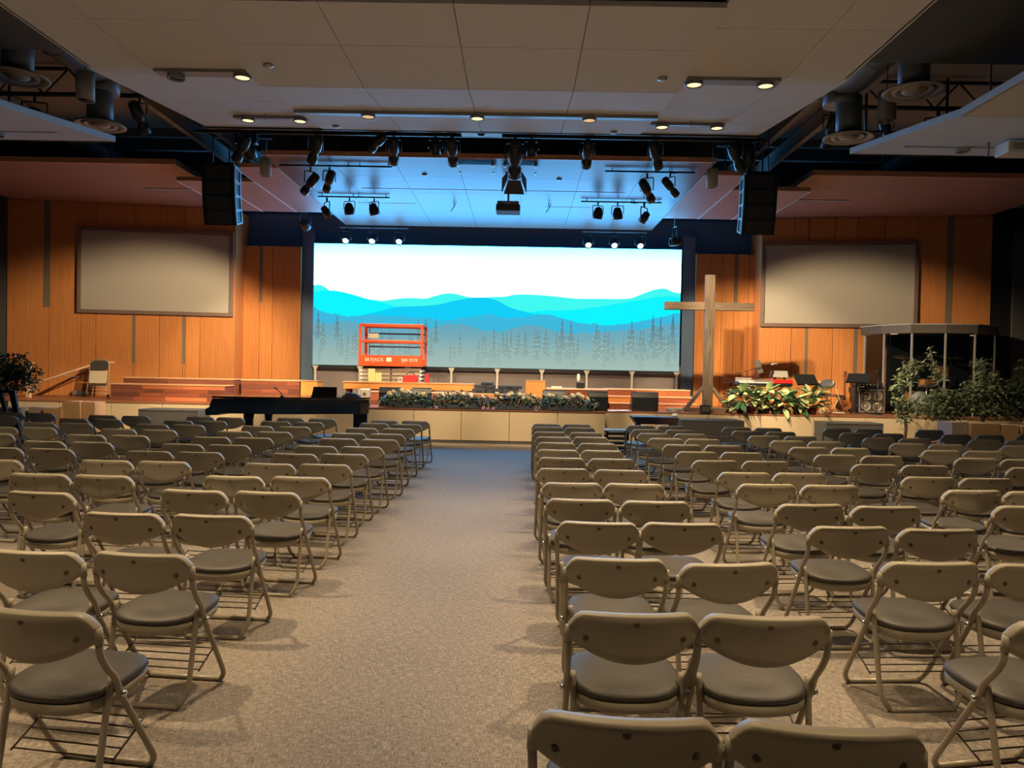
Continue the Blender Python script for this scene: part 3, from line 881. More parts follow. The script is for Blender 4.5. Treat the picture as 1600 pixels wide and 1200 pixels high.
yoke_light('ellipsoidal_spotlight', 'tall black spotlight under the right side of the canopy', (2.42, 15.05, 5.58), (6.4, 21.7, 1.1), 'ell', 1.15, W_WALL * .8, 48, None, .3)
yoke_light('ellipsoidal_spotlight', 'shorter black spotlight nearest the right canopy flank', (2.87, 15.05, 5.58), (8.9, 20.9, .7), 'ell', 1.0, W_WALL * 1.1, 58, None, .26)
PARS = [(-4.5, 'small square-on black lamp tilted right, leftmost of the left canopy row', (-2.5, 19.5, 2), 'small', 1.3), (-3.98, 'round black par can in the middle of the left canopy row', (-3.6, 19.6, .8), 'par', 1.0), (-3.41, 'round black par can at the right of the left canopy row', (-2.4, 19.6, .8), 'par', 1.0),
        (1.74, 'round black par can at the left of the right canopy row', (1.0, 19.4, .8), 'par', 1.0), (2.19, 'round black par can in the middle of the right canopy row', (2.6, 19.6, .8), 'par', 1.0), (2.8, 'small black lamp tilted left, rightmost of the right canopy row', (.8, 19.6, 2), 'small', 1.3)]
for x, lab, t, kd, sc_ in PARS:
    yoke_light('par_can', lab, (x, 17.72, 5.58), t, kd, sc_, 520 if kd == 'par' else 0, 70, None, .26)
# glowing back lights above the video wall
for x0, x1, lab in ((-5.1, -3.2, 'left'), (1.7, 3.5, 'right')):
    b = thing('ceiling_track', f'pale thin bar holding the three lit lamps above the {lab} of the video wall', 'light track', ((x0 + x1) / 2, 21.6, 5.62))
    MB().box(-(x1 - x0) / 2, (x1 - x0) / 2, -.015, .015, -.015, .015).build('track_bar', 'alu', b)
    for s in (-.9, .9):
        MB().tube([((x1 - x0) / 2 * s, 0, .01), ((x1 - x0) / 2 * s, .72, .12)], .01, 6).build('wall_bracket', 'alu', b)
for i, x in enumerate((-4.93, -4.19, -3.43, 1.87, 2.6, 3.32)):
    side = 'left' if i < 3 else 'right'
    yoke_light('back_light', f'glowing white lamp above the video wall, {words[i % 3]} of the {side} three', (x, 21.6, 5.60), (x, 15.5, 1.2), 'small', 1.35, W_BACK, 60, 'lamp_white', .24, col=(1, .88, .7))
yoke_light('par_can', 'dark lamp hanging at the left end above the video wall', (-5.6, 19.86, 5.75), (-5.2, 22, 4.4), 'par', 1.1, 0, 40, None, .36, clampz=.9)
yoke_light('par_can', 'dark lamp with a bare ring at the right end above the video wall', (3.98, 20.03, 5.65), (2.6, 19.8, 5.0), 'small', 1.5, 0, 40, None, .36, clampz=.7)

# side pipes with trusses
for s, lab in ((-1, 'left'), (1, 'right')):
    p = thing('lighting_pipe', f'black lighting truss above the {lab} side cloud', 'truss', (S(s * 8.2), 13.5, 6.38))
    MB().tube([(-2.3, 0, 0), (2.3, 0, 0)], .045, 8).build('lower_chord', 'fixture', p)
    MB().tube([(-2.3, 0, .45), (2.3, 0, .45)], .035, 8).build('upper_chord', 'fixture', p)
    for i in range(6):
        x = -2.1 + i * .84
        MB().tube([(x, 0, 0), (x + .42, 0, .45)], .018, 6).build('web_bar', 'fixture', p)
        MB().tube([(x + .42, 0, .45), (x + .84 if i < 5 else x + .42, 0, 0)], .018, 6).build('web_bar', 'fixture', p)
    for x in (-1.6, -.2, 1.4):
        MB().tube([(x, 0, -.42), (x, 0, .52)], .025, 6).build('drop_bar', 'fixture', p)
    MB().tube([(-1.6, 0, -.42), (-.2, 0, -.42)], .025, 6).build('drop_bar', 'fixture', p)
yoke_light('ellipsoidal_spotlight', 'black spotlight hanging between the left diffuser and the house ceiling', (-6.75, 13.5, 6.34), (-6.2, 18.5, 1), 'ell', 1.2, 0, 40, None, .28)
yoke_light('ellipsoidal_spotlight', 'black spotlight hanging left of the right front diffuser', (5.35, 13.5, 6.34), (5.1, 18.0, .5), 'ell', 1.25, 0, 40, None, .3)
yoke_light('ellipsoidal_spotlight', 'black spotlight with a bright lens rim right of the front diffuser', (6.3, 13.5, 6.34), (9.8, 17.3, 1.1), 'ell', 1.1, W_FRONT, 48, 'lamp_dim', .3)
yoke_light('par_can', 'black square-on floodlight behind the right rear diffuser', (7.2, 13.5, 6.34), (6.4, 8, 3), 'par', 1.6, 0, 40, None, .26)
yoke_light('par_can', 'black floodlight behind the left rear diffuser', (-8.6, 13.5, 6.34), (-7.4, 8, 3), 'par', 1.5, 0, 40, None, .24)
for x, yy, lab in ((-4.5, 12.5, 'left'), (3.62, 12.5, 'right')):
    h = thing('moving_head_light', f'black moving head light hanging beside the {lab} corner of the house ceiling', 'stage light', (x, yy, 5.62))
    MB().cbox(-.17, .17, -.12, .12, -.12, 0, .02).build('base', 'fixture', h)
    MB().tube([(0, 0, 0), (0, 0, 1.3)], .03, 8).build('drop_pipe', 'fixture', h)
    for sg in (-1, 1):
        MB().cbox(-.03 + .15 * sg, .03 + .15 * sg, -.07, .07, -.34, -.1, .012).build('arm', 'fixture', h)
    MB().lathe([(.06, .13), (.11, .10), (.12, -.1), (.105, -.24), (.09, -.24)], 14, aim((0, 0, -.33), (.3, .7, -1.6))).build('head', 'fixture', h)

# joists, ducts, diffusers, pendants
for h, y0, y1 in ((-6.45, 10.5, 19.6), (6.45, 10.5, 19.6), (-5.8, 13.6, 19.6), (5.8, 13.6, 19.6), (-9.4, 13.6, 19.6), (9.4, 13.6, 19.6), (-1.9, 12.2, 19.6), (2.3, 12.2, 19.6)):
    n = {-6.45: 'grey steel joist above the left hanging speaker', 6.45: 'grey steel joist above the right hanging speaker', -5.8: 'grey steel joist just inside the left hanging speaker', 5.8: 'grey steel joist just inside the right hanging speaker', -9.4: 'grey steel joist above the left timber soffit', 9.4: 'grey steel joist above the right timber soffit', -1.9: 'grey steel joist seen left of centre over the front pipe', 2.3: 'grey steel joist seen right of centre over the front pipe'}[h]
    j = thing('steel_joist', n, 'beam', (S(h), 0, 6.55), group='steel joists above the stage')
    MB().box(-.06, .06, y0, y1, 0, .02).build('bottom_flange', 'steel', j)
    MB().box(-.06, .06, y0, y1, .28, .30).build('top_flange', 'steel', j)
    MB().box(-.01, .01, y0, y1, .02, .28).build('web', 'steel', j)
for y in (17.6, 18.7):
    j = thing('steel_joist', f'grey cross beam over the stage canopy, {"front" if y < 18 else "rear"} one', 'beam', (X0, y, 6.87), group='steel joists above the stage')
    MB().box(-16, 16, -.07, .07, 0, .03).build('bottom_flange', 'steel', j)
    MB().box(-16, 16, -.02, .02, .03, .3).build('web', 'steel', j)
for s, x, lab in ((-1, -6.66, 'left'), (1, 5.06, 'right')):
    dx = x if s < 0 else x - .12
    d = thing('air_duct', f'large round grey air duct above the {lab} side cloud', 'duct', (x, 10, 5.42))
    MB().tube(path_round([(dx - x, -2.5, .86), (dx - x, 2.12, .86), (dx - x, 2.12, .5)], .32, 6), .26, 18).build('main_duct', 'duct', d)
    for y in (.1, 2.08):
        MB().lathe([(.19, .02), (.19, .62)], 18, Matrix.Translation((0, y, 0))).build('drop_duct', 'duct', d)
    for y in (-1.6, -.4, .9):
        MB().tube([(dx - x + .262 * math.cos(t * PI / 9), y, .86 + .262 * math.sin(t * PI / 9)) for t in range(19)], .012, 5).build('duct_band', 'duct', d)
    for y, w_ in ((10.1, 'rear'), (12.08, 'front')):
        f = thing('round_diffuser', f'round beige air diffuser, {w_} one of the {lab} pair', 'air vent', (x, y, 5.42), group='round ceiling diffusers')
        MB().lathe([(.19, .05), (.30, .02), (.375, .0), (.38, -.012), (.36, -.02), (.29, .0), (.27, .03)], 28, cap=False).build('outer_ring', 'diffuser', f)
        MB().lathe([(.26, .02), (.25, -.012), (.19, .0), (.17, .03)], 24, cap=False).build('middle_ring', 'diffuser', f)
        MB().lathe([(.15, .02), (.14, -.012), (.07, -.03), (.01, -.034)], 20, cap=False).build('inner_cone', 'diffuser', f)
        MB().lathe([(.30, .032), (.29, .04)], 24).build('throat', 'black', f)
for x, y, z0, hh, r, mt, lab in ((-6.28, 11.0, 5.43, .40, .125, 'greycyl', 'grey cylinder pendant in front of the left air duct'), (5.42, 11.6, 5.52, .44, .13, 'greycyl', 'grey cylinder pendant between the two right diffusers'),
                                 (-4.68, 14.0, 5.14, .32, .1, 'cream', 'cream cylinder pendant by the left corner of the stage canopy'), (3.43, 14.0, 5.07, .33, .1, 'cream', 'cream cylinder pendant by the right corner of the stage canopy')):
    p = thing('cylinder_pendant', lab, 'pendant light', (x, y, z0))
    MB().lathe([(r * .86, .03), (r * .86, .0), (r, 0), (r, hh), (r * .4, hh + .01)], 20).build('cylinder', mt, p)
    MB().lathe([(r * .85, .012), (r * .84, .008)], 18).build('opening', 'black', p)
    MB().tube([(0, 0, hh), (0, 0, 6.92 - z0)], .008, 6).build('stem', 'fixture', p)

# hanging line arrays
for s, lab in ((-1, 'left'), (1, 'right')):
    x = S(s * 5.2)
    a = thing('line_array_speaker', f'black curved speaker array hanging at the {lab} of the stage', 'speaker', (x, 14.75, 5.52))
    z, tilt, yy = 0.0, 0.0, 0.0
    for i in range(4):
        mx = Matrix.Translation((0, yy, z)) @ Matrix.Rotation(rad(tilt), 4, 'X')
        w0 = .31
        b = MB()
        b.prism([(-w0, 0), (w0, 0), (w0 - .06, .5), (-w0 + .06, .5)], -.285, 0, 'z', mx)
        b.build('speaker_box', 'black', a)
        sd = -s   # the side that looks at the centre of the stage
        e = MB()
        for u0, u1, v0, v1 in ((.0, .5, -.28, -.25), (0, .5, -.035, -.005), (0, .06, -.25, -.035), (.42, .5, -.25, -.035)):
            xx0, xx1 = (w0 - .06 * u0 / .5) * sd, (w0 - .06 * u1 / .5) * sd
            e.add([(xx0, u0, v0), (xx1, u1, v0), (xx1, u1, v1), (xx0, u0, v1), (xx0 + .02 * sd, u0, v0), (xx1 + .02 * sd, u1, v0), (xx1 + .02 * sd, u1, v1), (xx0 + .02 * sd, u0, v1)],
                  [(0, 1, 2, 3), (7, 6, 5, 4), (0, 4, 5, 1), (1, 5, 6, 2), (2, 6, 7, 3), (3, 7, 4, 0)], False, mx)
        e.build('rigging_plate', 'alu', a)
        MB().cbox(-.24, .24, -.012, 0, -.26, -.02, .005, mx).build('grille', 'ampgrille', a)
        z -= .285 * math.cos(rad(tilt)); yy += .285 * math.sin(rad(tilt)); tilt += 5
    MB().cbox(-.28, .28, .05, .45, .02, .07, .01).build('fly_frame', 'fixture', a)
    for sx in (-.2, .2):
        MB().tube([(sx, .25, .07), (sx, .25, 2.35)], .012, 6).build('chain', 'fixture', a)

# projector, plates, detectors
p = thing('ceiling_projector', 'dark projector box on a pole under the centre of the stage canopy', 'projector', (-.30, 16.5, 5.06))
MB().cbox(-.255, .255, -.25, .25, 0, .14, .02).build('body', 'charcoal', p)
MB().cbox(-.23, .23, -.23, .23, .14, .21, .02).build('top_cover', 'cone', p)
MB().tube([(0, 0, .2), (0, 0, .59)], .022, 8).build('pole', 'fixture', p)
MB().lathe([(.05, .0), (.045, -.02)], 14, aim((.1, .255, .07), (.1, 1, .07))).build('lens', 'lens', p)
MB().box(-.06, .06, -.252, -.248, .15, .17).build('name_plate', 'paper', p)
q = thing('wall_projector', 'white projector hanging under the right side cloud at the frame edge', 'projector', (6.62, 10.4, 4.70))
MB().cbox(-.22, .22, -.16, .16, 0, .16, .02).build('body', 'white', q)
MB().box(-.16, .10, -.165, -.158, .04, .12).build('vent_panel', 'silver', q)
MB().tube([(.05, 0, .15), (.05, 0, .25)], .03, 8).build('pole', 'fixture', q)
MB().cbox(-.06, .16, -.1, .1, .2, .24, .008).build('mount_plate', 'fixture', q)
for x, w_, lab in ((-.91, .78, 'left'), (-.05, .70, 'right')):
    pl = thing('acrylic_plate', f'clear bluish acrylic plate hung below the canopy front, {lab} one', 'plate', (x, 14.95, 5.58), group='acrylic plates')
    MB().box(-w_ / 2, w_ / 2, -.35, .35, -.006, .006).build('sheet', 'canopy', pl)
    for sx in (-.42, .42):
        for sy in (-.26, .26):
            MB().lathe([(.02, -.02), (.02, .07)], 10, Matrix.Translation((sx * w_, sy, 0))).build('standoff', 'bolt', pl)
pl = thing('acrylic_plate', 'pale grey plate with a dark device in its middle under the ceiling edge', 'plate', (-.66, 12.02, 5.40))
MB().box(-.32, .32, -.27, .27, -.006, .006).build('sheet', 'plate', pl)
MB().lathe([(.06, -.04), (.045, -.07), (.02, -.075)], 12).build('device', 'fixture', pl)
for a_ in range(4):
    t = a_ * PI / 2 + .6
    MB().tube([(0, 0, -.03), (.11 * math.cos(t), .11 * math.sin(t), -.01)], .008, 5).build('device_arm', 'fixture', pl)
for x, y, z, lab in ((-2.78, 8.35, 4.95, 'left half of the house ceiling'), (1.52, 8.55, 4.95, 'right half of the house ceiling'), (-2.8, 11.5, 5.29, 'left front edge of the house ceiling'), (1.35, 11.6, 5.30, 'right front edge of the house ceiling'), (-2.0, 15.7, 5.65, 'left half of the stage canopy'), (.75, 15.9, 5.65, 'right half of the stage canopy')):
    d = thing('smoke_detector', f'small round sprinkler cap on the {lab}', 'detector', (x, y, z))
    MB().lathe([(.055, .0), (.055, -.02), (.03, -.03)], 14).build('cap', 'alu', d)
for x, y, lab in ((-1.62, 18.2, 'left'), (.62, 18.2, 'right')):
    d = thing('cable_hook', f'small dark hook dangling under the stage canopy {lab} of the projector', 'hook', (x, y, 5.645))
    MB().tube([(0, 0, 0), (.02, 0, -.1), (-.06, 0, -.22)], .012, 6).build('hook_wire', 'fixture', d)
    MB().tube([(.02, 0, -.08), (.06, 0, -.02), (.04, 0, 0)], .008, 6).build('hook_loop', 'fixture', d)


# ================================================================== THINGS ON AND BEFORE THE STAGE
def text_mesh(txt, size, mat, parent, loc, name='lettering', width=None):
    cu = bpy.data.curves.new(name, 'FONT')
    cu.body = txt
    cu.size = size
    cu.extrude = .003
    cu.align_x = 'CENTER'; cu.align_y = 'CENTER'
    t = bpy.data.objects.new(name, cu)
    COL.objects.link(t)
    bpy.context.view_layer.update()
    me = bpy.data.meshes.new_from_object(t.evaluated_get(bpy.context.evaluated_depsgraph_get()))
    w = t.dimensions.x
    bpy.data.objects.remove(t)
    me.materials.clear(); me.materials.append(M[mat])
    o = bpy.data.objects.new(name, me)
    COL.objects.link(o)
    o.parent = parent
    o.location = loc
    o.rotation_euler = (PI / 2, 0, 0)
    if width and w > 0:
        o.scale = (width / w, 1, 1)
    return o


def planks(parent, x0, x1, y, z0, z1, seed, mats=('plank1', 'plank2', 'plank4', 'plank1', 'plank3'), rowh=.105, ymat=.02):
    r = random.Random(seed)
    n = max(1, round((z1 - z0) / rowh))
    h = (z1 - z0) / n
    for i in range(n):
        x = x0
        while x < x1 - .01:
            ln = r.uniform(.45, 1.15)
            e = x1 if x + ln > x1 - .25 else x + ln
            MB().box(-(e - x) / 2 + .002, (e - x) / 2 - .002, -ymat - r.uniform(0, .004), 0, .002, h - .002).build('plank', r.choice(mats), parent, ((x + e) / 2, y, z0 + i * h))
            x = e


def riser(label, x0, x1, tiers, seed, mats=None):
    """tiers = (front y, top z) from the front step to the last, ends with the rear y"""
    rt = thing('choir_riser', label, 'stage riser', ((x0 + x1) / 2, tiers[0][0], STZ), group='plank faced stage risers')
    c = (x0 + x1) / 2; y0 = tiers[0][0]
    zprev = STZ
    for (y, z), nxt in zip(tiers[:-1], tiers[1:]):
        MB().box(x0 - c + .01, x1 - c - .01, y - y0, nxt[0] - y0, 0, z - STZ - .03).build('carcass', 'plank2', rt)
        planks(rt, x0 - c, x1 - c, y - y0, zprev - STZ, z - STZ - .03, seed, **({'mats': mats} if mats else {}))
        MB().cbox(x0 - c - .01, x1 - c + .01, y - y0 - .035, nxt[0] - y0, z - STZ - .03, z - STZ, .006).build('tread', 'tread', rt)
        zprev = z; seed += 1
    return rt


riser('two-step plank riser left of the grand piano', -10.0, -7.2, [(18.75, 1.19), (19.35, 1.34), (20.0, 0)], 21, ('plank2', 'plank1', 'plank2', 'plank1', 'plank4'))
riser('dark plank riser behind the grand piano lid', -7.1, -5.6, [(19.6, 1.33), (20.5, 0)], 31, ('plank2', 'plank1', 'plank2'))
b = thing('plywood_block', 'orange plywood block at the right end of the riser behind the piano', 'box', (-5.36, 19.75, STZ))
MB().cbox(-.22, .2, -.15, .5, 0, .53, .008).build('block_body', 'orangewood', b)
MB().box(-.23, .21, -.16, .51, .53, .55).build('block_lid', 'tread', b)
riser('low plank riser behind the centre flower boxes', -3.85, .15, [(19.15, 1.10), (19.95, 0)], 41, ('plank4', 'plank1', 'plank4', 'plank3'))
bm_ = thing('riser_bench', 'long orange timber bench in front of the red lift', 'stage riser', (-2.87, 20.0, STZ))
MB().cbox(-1.7, 1.7, -.03, .42, .35, .52, .01).build('bench_beam', 'orangewood', bm_)
MB().box(-1.72, 1.72, -.05, .44, .52, .545).build('bench_top', 'tread', bm_)
for x in (-1.6, -.5, .6, 1.6):
    MB().box(x - .05, x + .05, .05, .4, 0, .35).build('bench_leg', 'plank2', bm_)
bl = thing('plywood_block', 'orange plywood box standing right of the black cases', 'box', (.32, 19.55, 1.10))
MB().cbox(-.16, .29, 0, .38, 0, .36, .006).build('block_body', 'orangewood', bl)
MB().box(-.17, .30, -.01, .39, .36, .375).build('block_lid', 'tread', bl)
bl.location = (.36, 19.97, STZ); bl.scale = (1.12, 1, 1.78)
riser('single-height red plank riser right of centre stage', .7, 2.22, [(19.25, 1.26), (20.3, 0)], 51, ('plank4', 'plank1', 'plank4'))
riser('three-step plank riser beside the wooden cross', 2.26, 4.4, [(19.05, .94), (19.4, 1.10), (19.75, 1.27), (20.5, 0)], 61, ('plank4', 'plank3', 'plank1', 'plank4'))

# ---- scissor lift
L = thing('scissor_lift', 'orange-red scissor lift parked before the video wall', 'scissor lift', (-3.44, 20.95, STZ))
MB().cbox(-.82, .82, -.38, .38, .12, .36, .02).build('chassis', 'liftbeige', L)
for sx in (-.62, .62):
    for sy in (-.36, .36):
        MB().tube([(sx, sy - .05, .16), (sx, sy + .05, .16)], .16, 16, smooth=False).build('wheel', 'black', L)
for i in range(5):
    for sy in (-.30, .30):
        z = .38 + i * .105
        MB().hexa([(-.80, sy - .02, z), (.80, sy - .02, z + .03), (.80, sy + .02, z + .03), (-.80, sy + .02, z), (-.80, sy - .02, z + .085), (.80, sy - .02, z + .115), (.80, sy + .02, z + .115), (-.80, sy + .02, z + .085)]).build('scissor_arm', 'liftbeige', L)
    MB().tube([(0, -.345, .45 + i * .105), (0, .345, .45 + i * .105)], .03, 10).build('pivot_pin', 'bolt', L)
    for sx in (-.8, .8):
        MB().tube([(sx, -.34, .42 + i * .105), (sx, .34, .42 + i * .105)], .035, 10).build('end_roller', 'white', L)
pz = .96
MB().cbox(-.85, .85, -.40, .40, pz, pz + .05, .01).build('platform_deck', 'red', L)
tb = MB().box(-.85, .85, -.425, -.40, pz + .0, pz + .29).build('toe_board', 'red', L)
MB().box(-.85, .85, .40, .425, pz, pz + .2).build('toe_board', 'red', L)
text_mesh('SKYJACK', .13, 'lettering', tb, (-.44, -.428, pz + .165), 'lettering', .50)
text_mesh('SJIII 3219', .12, 'lettering', tb, (.5, -.428, pz + .165), 'lettering', .42)
MB().cbox(-.115, .02, -.432, -.424, pz + .12, pz + .23, .004).build('sticker', 'lettering', tb)
for sy in (-.41, .41):
    for sx in (-.83, .83):
        MB().cbox(sx - .035, sx + .035, sy - .024, sy + .024, pz, pz + 1.12, .01).build('guard_post', 'red', L)
    MB().cbox(-.865, .865, sy - .026, sy + .026, pz + 1.05, pz + 1.135, .012).build('top_rail', 'red', L)
    MB().cbox(-.83, .83, sy - .016, sy + .016, pz + .63, pz + .70, .008).build('mid_rail', 'red', L)
    MB().cbox(-.75, -.72, sy - .012, sy + .012, pz + .28, pz + 1.08, .004).build('guard_post', 'red', L)
for sx in (-.83, .83):
    for z in (.66, 1.10):
        MB().cbox(sx - .018, sx + .018, -.41, .41, pz + z - .022, pz + z + .022, .006).build('side_rail', 'red', L)
for z in (.9, .54):
    MB().tube([(-.72, .36, pz + z), (.8, .36, pz + z)], .025, 6).build('rear_rail', 'navy', L)
cb = MB().cbox(-.62, -.34, -.39, -.33, pz + .74, pz + .87, .008).build('control_box', 'cream', L)
card = thing('paper_note', 'tall pale yellow card leaning on the lift behind the bench', 'card', (-3.93, 20.46, 1.327))
MB().box(-.09, .09, -.004, .004, 0, .34).build('card_sheet', 'yellow', card)
card = thing('paper_note', 'shorter pale yellow card beside the tall one', 'card', (-3.75, 20.44, 1.327))
MB().box(-.08, .09, -.004, .004, 0, .24).build('card_sheet', 'yellow', card)
bag = thing('tool_bag', 'small red canvas tool bag on the orange bench', 'bag', (-2.86, 20.2, 1.325))
MB().prism([(-.18, 0), (.18, 0), (.19, .14), (.14, .20), (-.13, .18), (-.18, .13)], -.1, .1, 'y').build('bag_body', 'bagred', bag)
MB().tube(path_round([(-.1, 0, .18), (-.08, 0, .25), (.08, 0, .26), (.1, 0, .19)], .04), .012, 6).build('bag_handle', 'black', bag)
rb = thing('red_box', 'narrow upright red box at the right of the lift', 'box', (-2.42, 20.2, 1.325))
MB().cbox(-.055, .055, -.05, .05, 0, .23, .006).build('box_body', 'bagred', rb)
MB().cbox(-.057, .057, -.052, .052, .19, .235, .004).build('box_lid', 'bagred', rb)
roll = thing('tape_roll', 'small cream tape roll beside the red tool bag', 'tape', (-3.12, 20.15, 1.325))
MB().tube([(.05 * math.cos(t * PI / 8), 0, .065 + .05 * math.sin(t * PI / 8)) for t in range(17)], .015, 6).build('roll_ring', 'white', roll)
MB().cbox(-.03, .03, -.02, .02, 0, .02, .003).build('roll_stand', 'white', roll)

# ---- black cases and small things on the risers
rr = random.Random(4)
for i, (x, w_, z, h) in enumerate(((-1.0, .34, 0, .11), (-.60, .42, 0, .12), (-.18, .36, 0, .12), (-.85, .50, .125, .09), (-.22, .60, .125, .08), (-.80, .30, .22, .06))):
    cse = thing('black_case', f'flat black gear case in the pile at centre stage, {["lower left", "lower middle", "lower right", "second layer left", "second layer right", "topmost"][i]}', 'case', (x, 19.5, 1.10 + z), rr.uniform(-.08, .08), 'black gear cases')
    MB().cbox(-w_ / 2, w_ / 2, -.16, .16, 0, h, .015).build('case_body', 'trough', cse)
    MB().cbox(-.06, .06, -.175, -.158, h * .35, h * .6, .004).build('case_handle', 'fixture', cse)
ln_ = thing('battery_lantern', 'small dark device with a pale lamp on the right riser', 'lantern', (1.6, 19.9, 1.26))
MB().cbox(-.11, .10, -.08, .08, 0, .16, .015).build('base', 'fixture', ln_)
MB().lathe([(.03, .16), (.035, .2), (.045, .3), (.03, .36), (.01, .37)], 12, Matrix.Translation((-.06, 0, 0))).build('shade', 'white', ln_)
bk = thing('book', 'pale flat book lying on the right riser', 'book', (.98, 19.9, 1.26))
MB().box(-.14, .14, -.1, .1, 0, .008).box(-.14, .14, -.1, .1, .035, .043).build('cover', 'cream', bk)
MB().box(-.135, .13, -.095, .095, .008, .035).build('pages', 'paper', bk)

# ---- floor monitors
def wedge(label, x, y, w_=.5, rz=0):
    t = thing('floor_monitor', label, 'speaker', (x, y, STZ), rz, 'black floor monitors along the stage edge')
    # side profile (y, z): sloping grille looks upstage, plain back looks at the hall
    MB().prism([(-.16, 0), (.20, 0), (.24, .06), (.02, .45), (-.13, .45), (-.18, .33)], -w_ / 2, w_ / 2, 'x').build('cabinet', 'fixture', t)
    MB().add([(-w_ / 2 + .03, .235, .075), (w_ / 2 - .03, .235, .075), (w_ / 2 - .03, .035, .43), (-w_ / 2 + .03, .035, .43)], [(0, 1, 2, 3)]).build('grille', 'ampgrille', t)
    MB().box(-w_ / 2 - .004, w_ / 2 + .004, -.14, .03, .44, .456).build('top_edge', 'trough', t)
    return t

wedge('black floor monitor behind the leftmost flower box', -3.05, 18.3, .5)
wedge('black floor monitor behind the left-centre flowers, top lit blue', -2.32, 18.35, .45, .2)
wedge('black floor monitor behind the right-centre flowers', .86, 18.3, .55, -.15)
wedge('black floor monitor at the right end of the flower boxes', 1.86, 18.15, .46)
wedge('black floor monitor standing alone left of the cross', 2.99, 18.3, .62)
ws = thing('white_speaker', 'white speaker with a round cone by the piano end', 'speaker', (-3.72, 18.6, STZ))
MB().cbox(-.12, .12, -.1, .1, .16, .40, .03).build('cabinet', 'white', ws)
MB().lathe([(.045, .0), (.04, .01), (.02, .015)], 14, aim((0, -.1, .28), (0, -1, .28)) @ Matrix.Rotation(PI, 4, 'X')).build('cone', 'cone', ws)
MB().cbox(-.11, .11, -.1, .1, 0, .16, .01).build('stand', 'cream', ws)
rope = thing('coiled_cable', 'loose black cable hanging down the stage edge by the piano', 'cable', (-3.6, 17.93, 0))
MB().tube(path_round([(.02, .1, .80), (.02, -.02, .80), (-.06, -.02, .55), (.03, -.02, .40), (.0, -.02, .02)], .08, 5), .009, 6).build('cable_run', 'black', rope)
MB().tube(path_round([(-.06, .1, .80), (-.06, -.02, .795), (-.12, -.03, .60), (-.02, -.03, .50), (-.12, -.03, .02)], .08, 5), .009, 6).build('cable_run', 'black', rope)

# ---- foliage helpers
def leafcloud(mb, blobs, n, size, r):
    tot = sum(b[3] * b[4] * b[5] for b in blobs)
    for (cx, cy, cz, rx, ry, rz) in blobs:
        for _ in range(max(3, int(n * rx * ry * rz / tot))):
            d = Vector((r.gauss(0, 1), r.gauss(0, 1), r.gauss(0, 1))).normalized() * (r.random() ** .45)
            p = Vector((cx + d.x * rx, cy + d.y * ry, cz + d.z * rz))
            ax = Vector((r.uniform(-1, 1), r.uniform(-1, 1), r.uniform(-.9, .5))).normalized()
            up = Vector((r.uniform(-.6, .6), r.uniform(-.9, .3), 1)).normalized()
            sd = ax.cross(up).normalized()
            nn = sd.cross(ax)
            s = size * r.uniform(.6, 1.25)
            w = s * .42
            mb.add([p, p + ax * s * .5 + sd * w * .5 + nn * s * .06, p + ax * s, p + ax * s * .5 - sd * w * .5 + nn * s * .06], [(0, 1, 2), (0, 2, 3)])


rose_mb = MB()
for k, (r0, z0, r1, z1) in enumerate(((.02, -.01, .05, .02), (.018, .0, .036, .035), (.01, .01, .02, .045))):
    vs, fs = [], []
    n = 10
    for j, (rr_, zz) in enumerate(((r0, z0), ((r0 + r1) * .62, (z0 + z1) * .45), (r1, z1))):
        for i in range(n):
            a = 2 * PI * i / n + k * .5
            q = rr_ * (1 + .12 * math.cos(a * 5 + j))
            vs.append((q * math.cos(a), q * math.sin(a), zz + .006 * math.cos(a * 5)))
    for j in range(2):
        for i in range(n):
            fs.append((j * n + i, j * n + (i + 1) % n, (j + 1) * n + (i + 1) % n, (j + 1) * n + i))
    rose_mb.add(vs, fs, True)
rose_mb.lathe([(.02, .0), (.018, .03), (.006, .045)], 8)
rose_me = rose_mb.mesh('rose', 'rose')

rr = random.Random(77)
for i, (x, w_, n, lab) in enumerate(((-2.6, 1.05, 7, 'flower box with cream roses at the left end of the stage edge'), (-1.35, 1.2, 6, 'flower box with cream roses left of the stage centre'), (-.08, 1.1, 8, 'flower box with cream roses right of the stage centre'), (1.14, 1.1, 9, 'flower box with cream roses at the right end of the row'))):
    f = thing('flower_box', lab, 'flower box', (x, 17.8, STZ), group='flower boxes along the stage edge')
    MB().cbox(-w_ * .42, w_ * .42, -.11, .11, 0, .14, .015).build('trough', 'trough', f)
    MB().box(-w_ * .41, w_ * .41, -.1, .1, .13, .145).build('soil', 'soil', f)
    mb = MB()
    leafcloud(mb, [(-w_ * .3, -.02, .22, w_ * .26, .17, .15), (0, -.02, .25, w_ * .30, .18, .16), (w_ * .3, -.02, .22, w_ * .26, .17, .15), (w_ * .5, -.03, .14, .14, .15, .14), (-w_ * .5, -.03, .14, .14, .15, .14)], 900, .10, rr)
    fo = mb.build('foliage', 'leafblue', f); fo['kind'] = 'stuff'
    mb = MB()
    leafcloud(mb, [(0, -.03, .24, w_ * .5, .18, .17)], 170, .10, rr)
    fo = mb.build('foliage', 'leaf', f); fo['kind'] = 'stuff'
    for k in range(n):
        o = bpy.data.objects.new('rose', rose_me); COL.objects.link(o); o.parent = f
        o.location = (-w_ * .45 + w_ * .9 * (k + rr.uniform(.15, .85)) / n, rr.uniform(-.17, -.05), .29 + rr.uniform(-.03, .10))
        o.rotation_euler = (rr.uniform(.5, 1.2), rr.uniform(-.3, .3), rr.uniform(0, 3))
        o.scale = (1.55,) * 3 if rr.random() < .6 else (1.1,) * 3

